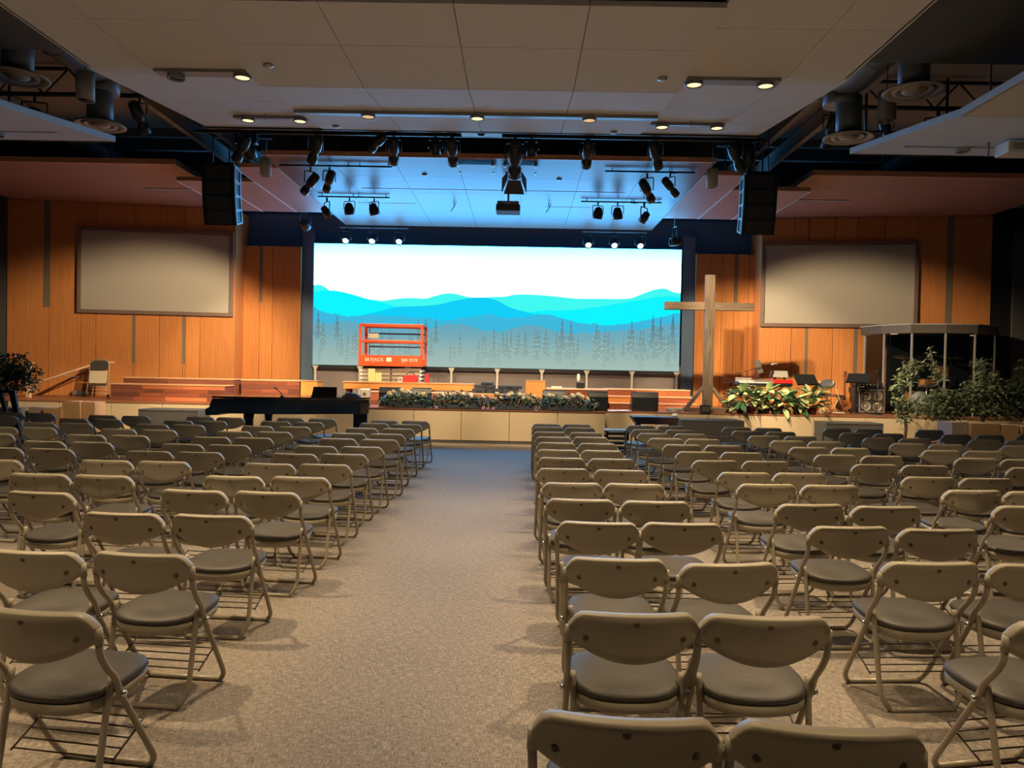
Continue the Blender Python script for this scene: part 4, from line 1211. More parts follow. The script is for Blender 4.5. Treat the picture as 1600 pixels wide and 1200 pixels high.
# large variegated pot plants: every leaf an object
def bigleaf(ln, w):
    mb = MB()
    n = 5
    vs, fs = [], []
    for i in range(n + 1):
        t = i / n
        ww = w * math.sin(PI * min(1, t * .92 + .06)) ** .8 * (1 if i < n else .02)
        y = ln * t
        z = .22 * ln * t - .42 * ln * t * t
        vs += [(-ww / 2, y, z + .02 * w), (0, y, z - .10 * w), (ww / 2, y, z + .02 * w)]
        if i:
            a = 3 * i
            fs += [(a - 3, a - 2, a + 1, a), (a - 2, a - 1, a + 2, a + 1)]
    return mb.add(vs, fs, True)

lf_pale = bigleaf(.25, .105).mesh('leaf', 'leafpale')
lf_green = bigleaf(.24, .10).mesh('leaf', 'leafgreen')
rr = random.Random(5)
for i, (x, y, hh, lab) in enumerate(((5.22, 18.12, .40, 'variegated pot plant nearest the wooden cross'), (5.48, 18.16, .46, 'variegated pot plant, second from the cross'), (5.86, 18.25, .44, 'variegated pot plant, third from the cross'), (6.24, 18.16, .40, 'variegated pot plant, fourth from the cross'), (6.6, 18.25, .38, 'variegated pot plant, fifth from the cross'), (6.95, 18.2, .45, 'variegated pot plant nearest the folding chair on stage'))):
    p = thing('pot_plant', lab, 'plant', (x, y, STZ), group='variegated pot plants')
    MB().lathe([(.075, 0), (.105, .15), (.112, .15), (.112, .17), (.095, .17)], 16, cap=False).lathe([(.075, .0), (.07, .002)], 16).build('pot', 'pot', p)
    MB().lathe([(.097, .145), (.05, .15)], 14).build('soil', 'soil', p)
    for k in range(46):
        t = rr.random()
        a = rr.uniform(0, 2 * PI)
        o = bpy.data.objects.new('leaf', lf_pale if rr.random() < (.35 + .45 * t) else lf_green)
        COL.objects.link(o); o.parent = p
        rad_ = .03 + .12 * rr.random()
        o.location = (rad_ * math.sin(a) * 1.2, -rad_ * math.cos(a) * .9 - .02, .10 + (hh + .03) * t)
        o.rotation_euler = (rr.uniform(-.5, .9) + .5 * t - .3, rr.uniform(-.4, .4), a + PI + rr.uniform(-.5, .5))
        s = rr.uniform(.95, 1.45)
        o.scale = (s, s, s)

# indoor trees
def ficus(label, x, y, z, h, trunk, blobs, n, mat, seed, size=.115, pot=True):
    r = random.Random(seed)
    t = thing('indoor_tree', label, 'tree', (x, y, z), group='leafy indoor trees')
    if pot:
        MB().lathe([(.12, 0), (.16, .24), (.17, .24), (.17, .27), (.14, .27)], 16, cap=False).lathe([(.12, 0), (.11, .003)], 14).lathe([(.15, .23), (.05, .235)], 12).build('pot', 'pot', t)
    for path in trunk:
        MB().tube(path, [.022 * (1 - .5 * i / len(path)) for i in range(len(path))], 7).build('trunk', 'bark', t)
    br = MB()
    top = Vector(trunk[0][-1])
    for b in blobs:
        c = Vector(b[:3])
        m = Vector(trunk[0][len(trunk[0]) // 2])
        s = top if (top - c).length < (m - c).length else m
        br.tube([s, (s + c) / 2 + Vector((0, 0, .03)), c], [.010, .007, .004], 5)
    br.build('branches', 'bark', t)
    mb = MB()
    leafcloud(mb, blobs, n, size, r)
    fo = mb.build('foliage', mat, t); fo['kind'] = 'stuff'
    return t

ficus('slim indoor tree with pale leaves in front of the amplifier', 8.36, 16.7, 0, 2.1, [[(0, 0, .2), (.03, 0, .6), (-.02, 0, 1.1), (.06, 0, 1.6)], [(.03, .03, .2), (.08, .02, .6), (.02, 0, 1.0)]],
      [(.14, 0, 1.92, .24, .2, .2), (.0, 0, 1.65, .22, .2, .2), (-.18, 0, 1.45, .14, .14, .16), (-.08, 0, 1.15, .2, .18, .18), (.2, 0, 1.1, .22, .2, .22), (.0, 0, .86, .22, .18, .16)], 900, 'leaf', 1)
ficus('bushy indoor tree with one tall shoot before the drum booth', 9.35, 17.1, 0, 2.2, [[(0, 0, .2), (.0, 0, .7), (.05, 0, 1.2), (-.08, 0, 1.7), (-.26, 0, 2.3)]],
      [(-.26, 0, 2.22, .10, .1, .18), (-.16, 0, 1.95, .13, .12, .16), (-.06, 0, 1.7, .14, .13, .14), (.05, 0, 1.25, .42, .3, .24), (-.1, 0, 1.0, .44, .3, .22), (.2, 0, .95, .36, .28, .22)], 1700, 'leaf', 2)
ficus('broad indoor tree in front of the middle of the drum booth', 10.25, 17.1, 0, 2.1, [[(0, 0, .2), (.02, 0, .8), (.0, 0, 1.3), (.02, 0, 1.7)], [(.06, 0, .2), (.07, 0, .8), (.05, 0, 1.2)]],
      [(.02, 0, 2.0, .2, .18, .18), (.1, 0, 1.75, .3, .25, .2), (-.1, 0, 1.45, .45, .3, .24), (.3, 0, 1.4, .42, .3, .26), (-.2, 0, 1.1, .36, .28, .22), (.25, 0, 1.05, .44, .3, .24)], 2200, 'leaf', 3)
ficus('dark leafy tree at the right edge of the picture', 11.15, 16.9, 0, 2.0, [[(0, 0, .2), (.02, 0, .9), (-.05, 0, 1.5), (-.03, 0, 1.9)]],
      [(-.05, 0, 2.0, .16, .15, .2), (-.25, 0, 1.5, .4, .3, .26), (.2, 0, 1.55, .4, .3, .28), (-.2, 0, 1.1, .45, .32, .28), (.3, 0, 1.0, .45, .32, .3)], 2200, 'leafdark', 4)
ficus('dark leafy tree at the left edge behind the black easel', -10.5, 15.9, 0, 1.9, [[(0, 0, .2), (.0, 0, .8), (.02, 0, 1.3)]],
      [(-.05, 0, 1.6, .42, .35, .3), (.18, 0, 1.45, .36, .3, .26), (-.2, 0, 1.3, .4, .34, .3), (.16, 0, 1.22, .36, .3, .2)], 1300, 'leafdark', 6)
ea = thing('display_easel', 'black wooden easel frame at the left edge of the picture', 'easel', (-10.12, 14.9, 0))
MB().hexa([(.42, -.03, 0), (.50, -.03, 0), (.50, .02, 0), (.42, .02, 0), (.18, -.03, 1.10), (.30, -.03, 1.10), (.30, .02, 1.10), (.18, .02, 1.10)]).build('front_leg', 'black', ea)
MB().hexa([(-.55, -.03, 0), (-.47, -.03, 0), (-.47, .02, 0), (-.55, .02, 0), (-.35, -.03, 1.10), (-.25, -.03, 1.10), (-.25, .02, 1.10), (-.35, .02, 1.10)]).build('front_leg', 'black', ea)
MB().hexa([(-.06, .42, 0), (.02, .42, 0), (.02, .47, 0), (-.06, .47, 0), (-.06, .02, 1.08), (.02, .02, 1.08), (.02, .06, 1.08), (-.06, .06, 1.08)]).build('rear_leg', 'black', ea)
MB().box(-.36, .30, -.03, .02, 1.06, 1.12).build('top_bar', 'fixture', ea)
MB().box(-.46, .40, -.03, .02, .40, .46).build('lower_bar', 'fixture', ea)

# ---- cross
c = thing('wooden_cross', 'tall cross of weathered timber with braced foot on the stage', 'cross', (4.54, 18.5, STZ))
MB().cbox(-.115, .115, -.06, .06, .0, 3.29, .01).build('upright', 'barnwood', c)
MB().cbox(-1.08, -.12, -.065, .055, 2.44, 2.63, .01).build('crossbeam', 'barnwood_x', c)
MB().cbox(.115, 1.06, -.065, .055, 2.44, 2.63, .01).build('crossbeam', 'barnwood_x', c)
MB().cbox(-.56, .56, -.10, .10, 0, .10, .008).build('base_board', 'barnwood_x', c)
MB().cbox(-.08, .08, -.34, -.10, 0, .08, .008).build('base_board', 'barnwood_x', c)
MB().cbox(-.08, .08, .10, .38, 0, .08, .008).build('base_board', 'barnwood_x', c)
for s in (-1, 1):
    MB().hexa([(s * .43, -.05, .10), (s * .55, -.05, .10), (s * .55, .04, .10), (s * .43, .04, .10), (s * .10, -.05, .54), (s * .13, -.05, .62), (s * .13, .04, .62), (s * .10, .04, .54)]).build('brace', 'barnwood_x', c)
for z in (.95, 1.45):
    MB().lathe([(.02, 0), (.012, .012)], 8, aim((0, -.06, z), (0, -1, z)) @ Matrix.Rotation(PI, 4, 'X')).build('bolt_head', 'bolt', c)
bx = thing('black_box', 'small black box at the foot of the cross', 'box', (4.36, 17.98, STZ))
MB().cbox(-.11, .11, -.08, .08, 0, .19, .012).build('box_body', 'fixture', bx)
MB().box(-.09, .09, -.084, -.078, .03, .16).build('grille', 'ampgrille', bx)
rp = thing('cable_coil', 'pale coil of cable on the stage left of the cross', 'cable', (3.72, 18.35, STZ))
for k in range(4):
    MB().tube([((.16 + .015 * k) * math.cos(t * PI / 10), (.10 + .01 * k) * math.sin(t * PI / 10), .012 + .022 * k) for t in range(21)], .011, 6).build('cable_loop', 'silver', rp)
pp = thing('papers', 'loose pale papers on the stage right of the flower boxes', 'paper', (2.35, 18.25, STZ))
for k in range(3):
    o = MB().box(-.18, .18, -.12, .12, 0, .004).build('sheet', 'paper', pp, (.12 * k - .1, .05 * (k % 2), .005 * k)); o.rotation_euler.z = .4 * k

# ---- grand piano
pn = thing('grand_piano', 'long black grand piano on the floor left of the stage front', 'piano', (-4.6, 15.0, 0))
out = [(-1.40, 0.0), (-.55, 0.0), (-.1, .04), (.35, .18), (.75, .40), (1.1, .52), (1.38, .62), (1.50, .85), (1.46, 1.2), (1.25, 1.45), (-1.40, 1.45)]
MB().prism(out, .74, 1.03, 'z').build('case', 'gloss_black', pn)
lid = [(a * 1.005, b_ - .012 if b_ < .8 else b_ + .012) for a, b_ in out]
MB().prism(lid, 1.04, 1.075, 'z').build('lid', 'gloss_black', pn)
MB().prism([(-1.40, .70), (-1.40, 1.03), (-1.44, .95), (-1.46, .86), (-1.54, .82), (-1.54, .70)], 0, .06, 'y').build('key_arm', 'gloss_black', pn)
MB().prism([(-1.40, .70), (-1.40, 1.03), (-1.44, .95), (-1.46, .86), (-1.54, .82), (-1.54, .70)], 1.39, 1.45, 'y').build('key_arm', 'gloss_black', pn)
MB().box(-1.54, -1.30, .05, 1.40, .70, .75).build('key_bed', 'gloss_black', pn)
MB().box(-1.53, -1.40, .08, 1.37, .75, .775).build('keys', 'keywhite', pn)
for x, y in ((-.72, .14), (-.72, 1.31), (1.28, 1.0)):
    MB().lathe([(.045, .06), (.06, .3), (.085, .62), (.10, .74)], 10, Matrix.Translation((x, y, 0))).build('leg', 'gloss_black', pn)
    MB().lathe([(.04, 0), (.045, .03), (.03, .06)], 10, Matrix.Translation((x, y, 0))).build('caster', 'brass', pn)
MB().box(1.18, 1.46, .9, .96, .1, .74).build('cover_flap', 'trough', pn)
MB().box(-1.0, -.9, .6, .9, .12, .74).build('pedal_lyre', 'gloss_black', pn)
lp = thing('music_desk', 'black music desk lying at an angle on the piano lid', 'music stand', (-4.0, 15.75, 1.075))
MB().hexa([(-.26, 0, .0), (.26, 0, .0), (.26, .02, 0), (-.26, .02, 0), (-.24, .09, .20), (.24, .09, .20), (.24, .11, .20), (-.24, .11, .20)]).build('desk_plate', 'fixture', lp)
MB().box(-.26, .26, -.05, .02, 0, .015).build('ledge', 'fixture', lp)
pc = thing('folded_cloth', 'folded pale blue cloth with dark papers at the piano tail', 'cloth', (-3.45, 15.85, 1.075))
for k, (w_, d_) in enumerate(((.36, .22), (.34, .2), (.24, .17))):
    MB().cbox(-w_ / 2, w_ / 2, -d_ / 2, d_ / 2, k * .026, k * .026 + .024, .008).build('fold', 'paper' if k != 1 else 'plate', pc)
MB().box(-.15, .02, -.115, .0, .078, .088).build('dark_sheet', 'fixture', pc)
gm = thing('gooseneck_microphone', 'thin black gooseneck microphone on the piano lid', 'microphone', (-4.72, 15.3, 1.075))
MB().lathe([(.05, 0), (.05, .015), (.01, .02)], 12).build('base', 'fixture', gm)
MB().tube([(0, 0, .015), (-.03, 0, .08), (-.12, 0, .15)], .009, 6).build('neck', 'fixture', gm)
MB().tube([(-.12, 0, .15), (-.16, 0, .19)], .014, 8).build('capsule', 'fixture', gm)

# ---- steps, table, boxes before the stage
for x, w_, lab in ((-7.88, 1.35, 'charcoal carpeted steps left of the piano'), (4.35, 1.42, 'charcoal carpeted steps below the wooden cross'), (7.52, 1.28, 'charcoal carpeted steps below the amplifier')):
    st = thing('stage_steps', lab, 'steps', (x, 17.2, 0), group='carpeted steps at the stage front')
    for k in range(2):
        MB().cbox(-w_ / 2, w_ / 2, -.36 + k * .36 + .0, .70, k * .33, k * .33 + .30, .01).build('step', 'stepgrey', st)
        MB().box(-w_ / 2, w_ / 2, -.37 + k * .36, .70, k * .33 + .30, k * .33 + .33).build('step_nosing', 'kick', st)
tb_ = thing('low_table', 'dark brown table with a splayed top before the stage', 'table', (2.93, 16.6, 0))
MB().hexa([(-.40, -.25, .60), (.46, -.25, .60), (.46, .25, .60), (-.40, .25, .60), (-.50, -.3, .755), (.48, -.3, .755), (.48, .3, .755), (-.50, .3, .755)]).build('table_top', 'brownbox', tb_)
for sx in (-.34, .4):
    for sy in (-.2, .2):
        MB().box(sx - .03, sx + .03, sy - .03, sy + .03, 0, .6).build('leg', 'brownbox', tb_)
cl = thing('paper_cup', 'white cup on its side on the brown table', 'cup', (3.3, 16.5, .756))
MB().lathe([(.03, .0), (.04, .11), (.037, .11), (.028, .01)], 12, Matrix.Translation((0, 0, .04)) @ Matrix.Rotation(PI / 2, 4, 'Y')).build('cup_body', 'paper', cl)
ct = thing('equipment_cart', 'black slatted cart with a pale top before the stage', 'cart', (2.12, 16.5, 0))
for k in range(4):
    MB().box(-.24, .24, -.2, .2, .06 + k * .10, .10 + k * .10).build('slat', 'fixture', ct)
for sx in (-.22, .22):
    for sy in (-.18, .18):
        MB().box(sx - .02, sx + .02, sy - .02, sy + .02, 0, .44).build('corner_post', 'fixture', ct)
MB().cbox(-.26, .26, -.22, .22, .44, .465, .006).build('top', 'paper', ct)


def carton(label, x, y, w_, d_, h, mat='card', flap=True, z=0.0):
    b = thing('cardboard_box', label, 'box', (x, y, z), random.Random(label).uniform(-.06, .06), 'cardboard boxes')
    MB().box(-w_ / 2, w_ / 2, -d_ / 2, d_ / 2, 0, h).build('box_body', mat, b)
    MB().box(-.025, .025, -d_ / 2 - .002, d_ / 2 + .002, h, h + .003).build('tape', 'cream', b)
    if flap:
        MB().hexa([(-w_ / 2, -d_ / 2 - .004, h * .62), (w_ / 2, -d_ / 2 - .004, h * .62), (w_ / 2, -d_ / 2, h * .62), (-w_ / 2, -d_ / 2, h * .62), (-w_ / 2, -d_ / 2 - .02, h), (w_ / 2, -d_ / 2 - .02, h), (w_ / 2, -d_ / 2, h), (-w_ / 2, -d_ / 2, h)]).build('flap', mat, b)
    return b

carton('dark cardboard box at the far left before the stage', -11.0, 16.6, .7, .5, .68, 'card_grey')
carton('small cardboard box second from the left', -10.36, 16.6, .34, .4, .70, 'card_grey', False)
carton('middle-sized cardboard box third from the left', -9.98, 16.55, .38, .4, .69)
carton('taller open cardboard box with a folded front flap', -9.6, 16.6, .38, .4, .84)
carton('cardboard box at the right end of the left group', -9.25, 16.65, .27, .4, .83, 'card', False)
carton('greyish cardboard box at the left of the right group', 8.84, 15.7, .32, .5, .82, 'card_grey', False)
carton('long brown cardboard box in the right group', 9.32, 15.65, .58, .5, .81)
carton('brown cardboard box second from the right edge', 9.81, 15.65, .38, .5, .79, 'card', False)
carton('brown cardboard box at the right picture edge', 10.25, 15.65, .44, .5, .77)

# ---- left stage wing: handrail, folded chair, wall grille
hr = thing('handrail', 'pale wooden handrail with a square post on the left stage wall', 'handrail', (-12.26, 19.1, STZ))
MB().cbox(-.05, .05, -.05, .05, 0, .84, .008).build('post', 'railwood', hr)
MB().cbox(-.08, .12, -.06, .06, .84, .88, .01).build('post_cap', 'railwood', hr)
MB().tube(path_round([(.05, .05, .33), (1.02, 1.30, .90), (1.42, 1.36, .92)], .1), .032, 8).build('rail', 'railwood', hr)
for t in (.45, .98):
    MB().tube([(.05 + .97 * t, .05 + 1.25 * t, .30 + .57 * t), (.05 + .97 * t, 1.5, .26 + .57 * t)], .012, 6).build('bracket', 'steel', hr)
fc = thing('folded_chair', 'folded chair with dark back pad leaning on the left stage wall', 'chair', (-11.1, 20.12, STZ))
lean = Matrix.Rotation(rad(-8), 4, 'X')
MB().tube(path_round([(-.29, 0, .03), (-.25, 0, .90), (-.15, 0, 1.0), (.15, 0, 1.0), (.25, 0, .90), (.29, 0, .03)], .08), .016, 8, mx=lean).build('frame', 'tube', fc)
MB().prism([(-.22, .72), (.22, .72), (.235, .9), (.15, .965), (-.15, .965), (-.235, .9)], -.03, .01, 'y', lean).build('back_pad', 'fabric', fc)
MB().prism([(-.20, .36), (.20, .36), (.225, .42), (.225, .69), (-.225, .69), (-.225, .42)], -.05, -.02, 'y', lean).build('seat', 'cream', fc)
MB().prism([(-.21, .30), (.21, .30), (.22, .36), (-.22, .36)], -.03, .0, 'y', lean).build('seat_pad_edge', 'fabric', fc)
for z in (.10, .20, .26):
    MB().tube([(-.28, -.01, z), (.28, -.01, z)], .011, 6, mx=lean).build('stretcher', 'tube', fc)
for s in (-1, 1):
    MB().cbox(s * .29 - .025, s * .29 + .025, -.03, .03, 0, .07, .008).build('foot', 'fixture', fc)
for x0, x1, lab in ((-12.0, -11.55, 'left of'), (-10.85, -10.15, 'right of')):
    g = thing('wall_grille', f'low grey wall grille {lab} the folded chair', 'vent', ((x0 + x1) / 2, 20.44 if x0 > -11.5 else 20.52, STZ + .02))
    w_ = (x1 - x0) / 2
    MB().box(-w_, w_, -.01, .03, 0, .12).build('grille_frame', 'strip', g)
    for k in range(3):
        MB().box(-w_ + .02, w_ - .02, -.02, -.008, .02 + k * .033, .038 + k * .033).build('slat', 'slot', g)

# ---- band gear right
def mstand(name, label, x, y, z, h, trayrot, tw=.5, tilt=50, rows=0):
    m_ = thing(name, label, 'music stand', (x, y, z), trayrot)
    MB().tube([(0, 0, .12), (0, 0, h)], .012, 8).build('pole', 'fixture', m_)
    for k in range(3):
        a = k * 2 * PI / 3 + .4
        MB().tube([(0, 0, .22), (.26 * math.cos(a), .26 * math.sin(a), .01)], .010, 6).build('leg', 'fixture', m_)
    mx = Matrix.Translation((0, 0, h)) @ Matrix.Rotation(rad(-tilt), 4, 'X')
    MB().box(-tw / 2, tw / 2, -.17, .17, 0, .008, mx).build('tray', 'fixture', m_)
    MB().box(-tw / 2, tw / 2, -.18, -.165, 0, .05, mx).build('tray_lip', 'fixture', m_)
    for k in range(rows):
        MB().box(-tw / 2 + .02, tw / 2 - .02, -.14 + k * .09, -.10 + k * .09, -.012, 0, mx).build('tray_rib', 'slot', m_)
    return m_

mstand('music_stand', 'black music stand with a solid tray left of the stage chair', 6.98, 18.75, STZ, .82, .15, .56, -48)
mstand('music_stand', 'black music stand with a ribbed tray in front of the guitar', 8.30, 18.85, STZ, .88, -.6, .52, -42, 4)
ks = thing('keyboard_stand', 'black keyboard stand behind the pot plants', 'stand', (6.0, 19.0, STZ))
for s in (-1, 1):
    MB().tube([(-.45, .18 * s, .02), (.45, .18 * s, .64)], .018, 8).build('leg', 'fixture', ks)
    MB().tube([(.45, .18 * s, .02), (-.45, .18 * s, .64)], .018, 8).build('leg', 'fixture', ks)
    MB().tube([(-.66, .18 * s, .65), (.66, .18 * s, .65)], .018, 8).build('support_bar', 'fixture', ks)
for x in (-.45, .45):
    MB().tube([(x, -.25, .02), (x, .25, .02)], .018, 8).build('foot_bar', 'fixture', ks)
kb = thing('stage_keyboard', 'red stage keyboard on the black stand', 'keyboard', (6.02, 19.0, STZ + .668))
MB().cbox(-.68, .68, -.17, .17, 0, .05, .01).build('lower_case', 'fixture', kb)
MB().cbox(.22, .68, -.18, .18, .05, .14, .01).build('red_shell', 'keyred', kb)
MB().cbox(-.30, .22, -.05, .18, .05, .13, .01).build('control_panel', 'charcoal', kb)
MB().box(-.60, .20, -.17, -.05, .05, .07).build('keys', 'keywhite', kb)
mxr = thing('small_mixer', 'small pale mixer with knobs on the left of the keyboard', 'mixer', (5.62, 19.02, STZ + .72))
MB().hexa([(-.24, -.10, .02), (.16, -.10, .02), (.16, .12, .02), (-.24, .12, .02), (-.24, -.10, .05), (.16, -.10, .05), (.16, .12, .12), (-.24, .12, .12)]).build('case', 'silver', mxr)
for k in range(6):
    MB().lathe([(.012, 0), (.010, .02)], 8, Matrix.Translation((-.2 + k * .065, .0, .085))).build('knob', 'fixture', mxr)
MB().box(-.22, .14, -.09, .1, 0, .022).build('foot_pad', 'fixture', mxr)
lpx = thing('laptop', 'open dark laptop seen edge-on at the left of the keyboard', 'laptop', (5.30, 19.25, STZ))
MB().box(-.18, .18, -.12, .12, .70, .72).build('base', 'fixture', lpx)
MB().hexa([(-.30, .12, .86), (.18, .12, .72), (.18, .13, .72), (-.30, .13, .86), (-.30, .16, .88), (.18, .16, .74), (.18, .17, .74), (-.30, .17, .88)]).build('lid', 'fixture', lpx)
MB().tube([(0, 0, 0), (0, 0, .70)], .02, 8).build('pole', 'fixture', lpx)
MB().lathe([(.18, 0), (.18, .015), (.02, .03)], 16).build('pole_base', 'fixture', lpx)
un = thing('rack_module', 'silver sound module tilted above the red keyboard', 'sound module', (6.45, 19.05, STZ + .808))
MB().hexa([(-.19, -.06, .06), (.19, -.06, .06), (.19, .10, .06), (-.19, .10, .06), (-.17, .02, .22), (.19, .02, .22), (.19, .12, .22), (-.17, .12, .22)]).build('panel', 'silver', un)
for s in (-.12, .12):
    MB().box(s - .015, s + .015, -.02, .06, 0, .07).build('foot', 'fixture', un)
MB().prism([(-.24, .05), (-.19, .05), (-.17, .22), (-.20, .22)], -.04, .12, 'y').build('end_cheek', 'fixture', un)
tab = thing('tablet_stand', 'dark tablet on a thin stand above the keyboard', 'tablet', (6.02, 19.35, STZ))
MB().tube([(0, 0, .02), (0, 0, 1.05)], .010, 8).build('pole', 'fixture', tab)
MB().lathe([(.16, 0), (.16, .015), (.02, .03)], 16).build('pole_base', 'fixture', tab)
MB().cbox(-.07, .07, -.02, -.005, -.17, .17, .006, Matrix.Translation((0, 0, 1.12)) @ Matrix.Rotation(rad(-18), 4, 'Y')).build('tablet', 'charcoal', tab)
bmst = thing('boom_microphone_stand', 'boom microphone stand reaching over the keyboard', 'microphone stand', (5.72, 19.3, STZ))
MB().tube([(0, 0, .02), (0, 0, 1.02)], .010, 8).build('pole', 'fixture', bmst)
MB().lathe([(.14, 0), (.14, .015), (.02, .03)], 16).build('pole_base', 'fixture', bmst)
MB().tube([(-.32, 0, .93), (0, 0, 1.02), (.60, 0, 1.18)], .008, 6).build('boom', 'fixture', bmst)
MB().tube([(.58, 0, 1.17), (.66, 0, 1.20), (.76, 0, 1.20)], [.01, .018, .022], 8).build('microphone', 'silver', bmst)
oc = thing('folding_chair', 'open folding chair with a dark oval back on stage', 'chair', (7.72, 18.95, STZ), rad(-62))
for s in (-1, 1):
    MB().tube([(.20 * s, -.24, .80), (.20 * s, -.02, .42), (.20 * s, .22, .02)], .013, 8).build('leg', 'cream', oc)
    MB().tube([(.17 * s, .06, .45), (.17 * s, -.24, .02)], .013, 8).build('leg', 'cream', oc)
MB().tube([(-.20, .22, .02), (.20, .22, .02)], .013, 8).build('floor_bar', 'cream', oc)
MB().tube([(-.17, -.24, .02), (.17, -.24, .02)], .013, 8).build('floor_bar', 'cream', oc)
MB().lathe([(.23, -.016), (.235, 0), (.22, .018), (.01, .022)], 20, Matrix.Translation((0, -.21, .72)) @ Matrix.Rotation(rad(68), 4, 'X') @ Matrix.Diagonal((1, .55, 1, 1))).build('backrest', 'fabric', oc)
MB().cbox(-.2, .2, -.16, .22, .42, .46, .015).build('seat', 'fabric', oc)
# guitar on its stand
g = thing('acoustic_guitar', 'orange acoustic guitar leaning beside the amplifier', 'guitar', (8.12, 19.3, STZ + .06))
pro = [(0, .0), (.13, .02), (.185, .10), (.19, .17), (.15, .25), (.125, .30), (.14, .37), (.145, .42), (.11, .48), (.04, .50)]
outl = [(a, b_) for a, b_ in pro] + [(-a, b_) for a, b_ in reversed(pro[1:])]
tilt_ = Matrix.Rotation(rad(-10), 4, 'X') @ Matrix.Rotation(rad(6), 4, 'Y')
MB().prism(outl, -.05, .05, 'y', tilt_).build('body', 'guitar', g)
MB().lathe([(.05, .0), (.049, .003)], 18, tilt_ @ Matrix.Translation((0, -.05, .31)) @ Matrix.Rotation(PI / 2, 4, 'X')).build('sound_hole', 'black', g)
MB().box(-.026, .026, -.06, -.03, .33, .86, tilt_).build('neck', 'plank2', g)
MB().box(-.035, .035, -.055, -.035, .86, 1.0, tilt_).build('headstock', 'plank2', g)
MB().box(-.07, .07, -.056, -.049, .10, .13, tilt_).build('bridge', 'plank2', g)
gs = thing('guitar_stand', 'small black guitar stand under the guitar', 'stand', (8.12, 19.3, STZ))
for s in (-1, 1):
    MB().tube([(0, .12, .30), (.18 * s, -.12, .01)], .010, 6).build('leg', 'fixture', gs)
    MB().tube([(.08 * s, .02, .05), (.08 * s, -.14, .05), (.08 * s, -.14, .09)], .010, 6).build('cradle_arm', 'fixture', gs)
MB().tube([(0, .12, .30), (0, .28, .01)], .010, 6).build('leg', 'fixture', gs)
MB().tube([(-.09, .03, .05), (.09, .03, .05)], .010, 6).build('cross_bar', 'fixture', gs)
# amplifier with four cones
am = thing('bass_amplifier', 'black amplifier cabinet with four grey speaker cones', 'amplifier', (8.82, 19.3, STZ))
MB().cbox(-.40, .34, 0, .40, .02, .66, .02).build('cabinet', 'fixture', am)
MB().box(-.27, .31, -.008, .004, .06, .58).build('grille_cloth', 'ampgrille', am)
for x, z in ((-.12, .44), (.17, .44), (-.12, .18), (.17, .18)):
    mx = Matrix.Translation((x, -.01, z)) @ Matrix.Rotation(PI / 2, 4, 'X')
    MB().lathe([(.118, 0), (.122, .012), (.108, .016), (.10, .004), (.055, -.0)], 22, mx, cap=False).lathe([(.055, .0), (.04, .012), (.005, .016)], 16, mx).build('speaker_cone', 'cone', am)
for x0, x1, z0, z1 in ((-.28, .32, .585, .605), (-.28, .32, .035, .055), (-.30, -.28, .035, .605), (.32, .335, .035, .605)):
    MB().box(x0, x1, -.016, .0, z0, z1).build('trim_bar', 'slot', am)
hd = thing('amplifier_head', 'flat black amplifier head on top of the cabinet', 'amplifier', (8.80, 19.32, STZ + .66))
MB().cbox(-.36, .32, 0, .34, .012, .12, .015).build('case', 'fixture', hd)
for x in (-.3, .26):
    MB().box(x - .03, x + .03, .03, .3, 0, .014).build('foot', 'black', hd)
for k in range(6):
    MB().lathe([(.014, 0), (.012, .018)], 8, Matrix.Translation((-.26 + k * .09, 0, .065)) @ Matrix.Rotation(PI / 2, 4, 'X')).build('knob', 'silver', hd)
ms = thing('microphone_stand', 'upright black microphone stand before the amplifier', 'microphone stand', (8.72, 18.75, STZ))
MB().lathe([(.14, 0), (.13, .02), (.02, .035)], 18).build('base', 'fixture', ms)
MB().tube([(0, 0, .02), (0, 0, 1.02)], .010, 8).build('pole', 'fixture', ms)
MB().tube([(-.07, 0, 1.06), (.07, 0, 1.06)], .018, 8).tube([(0, 0, .98), (0, 0, 1.06)], .016, 8).build('clip', 'fixture', ms)
MB().lathe([(.045, 0), (.045, .02), (.012, .03)], 14, Matrix.Translation((0, 0, .26))).build('clutch', 'cream', ms)

# ---- drum booth
bo = thing('drum_booth', 'clear panelled drum booth with a grey roof at the right of the stage', 'drum booth', (10.45, 19.4, STZ))
PL = [(-1.35, .95), (-1.22, .15), (-.80, -.40), (-.09, -.60), (.62, -.60), (1.28, -.30), (1.52, .45)]
for (a, b_) in PL:
    MB().cbox(a - .022, a + .022, b_ - .022, b_ + .022, 0, 2.02, .006).build('corner_post', 'alu', bo)
for p0, p1 in zip(PL, PL[1:]):
    d = Vector((p1[0] - p0[0], p1[1] - p0[1], 0)); ln_v = d.length
    mx = Matrix.Translation((p0[0], p0[1], 0)) @ Matrix.Rotation(math.atan2(d.y, d.x), 4, 'Z')
    MB().box(.025, ln_v - .025, -.004, .004, .03, 2.0, mx).build('pane', 'glass', bo)
roofp = [(a * 1.06, b_ * 1.08) for a, b_ in PL] + [(1.45, 1.0), (-1.4, 1.0)]
MB().prism(roofp, 2.02, 2.22, 'z').build('roof', 'boothtop', bo)
rim = [(a * 1.015, b_ * 1.02) for a, b_ in roofp]
MB().prism(rim, 2.22, 2.25, 'z').build('roof_rim', 'slot', bo)
MB().box(-.75, 1.42, .97, 1.0, .02, 2.02).build('rear_panel', 'black', bo)
for x, y in ((-1.0, .1), (1.0, .1)):
    MB().lathe([(.09, 0), (.085, -.012)], 16, Matrix.Translation((x, y, 2.02))).build('roof_lamp', 'lamp_dim', bo)
MB().box(.56, .70, -.60, -.5, 1.22, 1.36).build('hinge_plate', 'silver', bo)


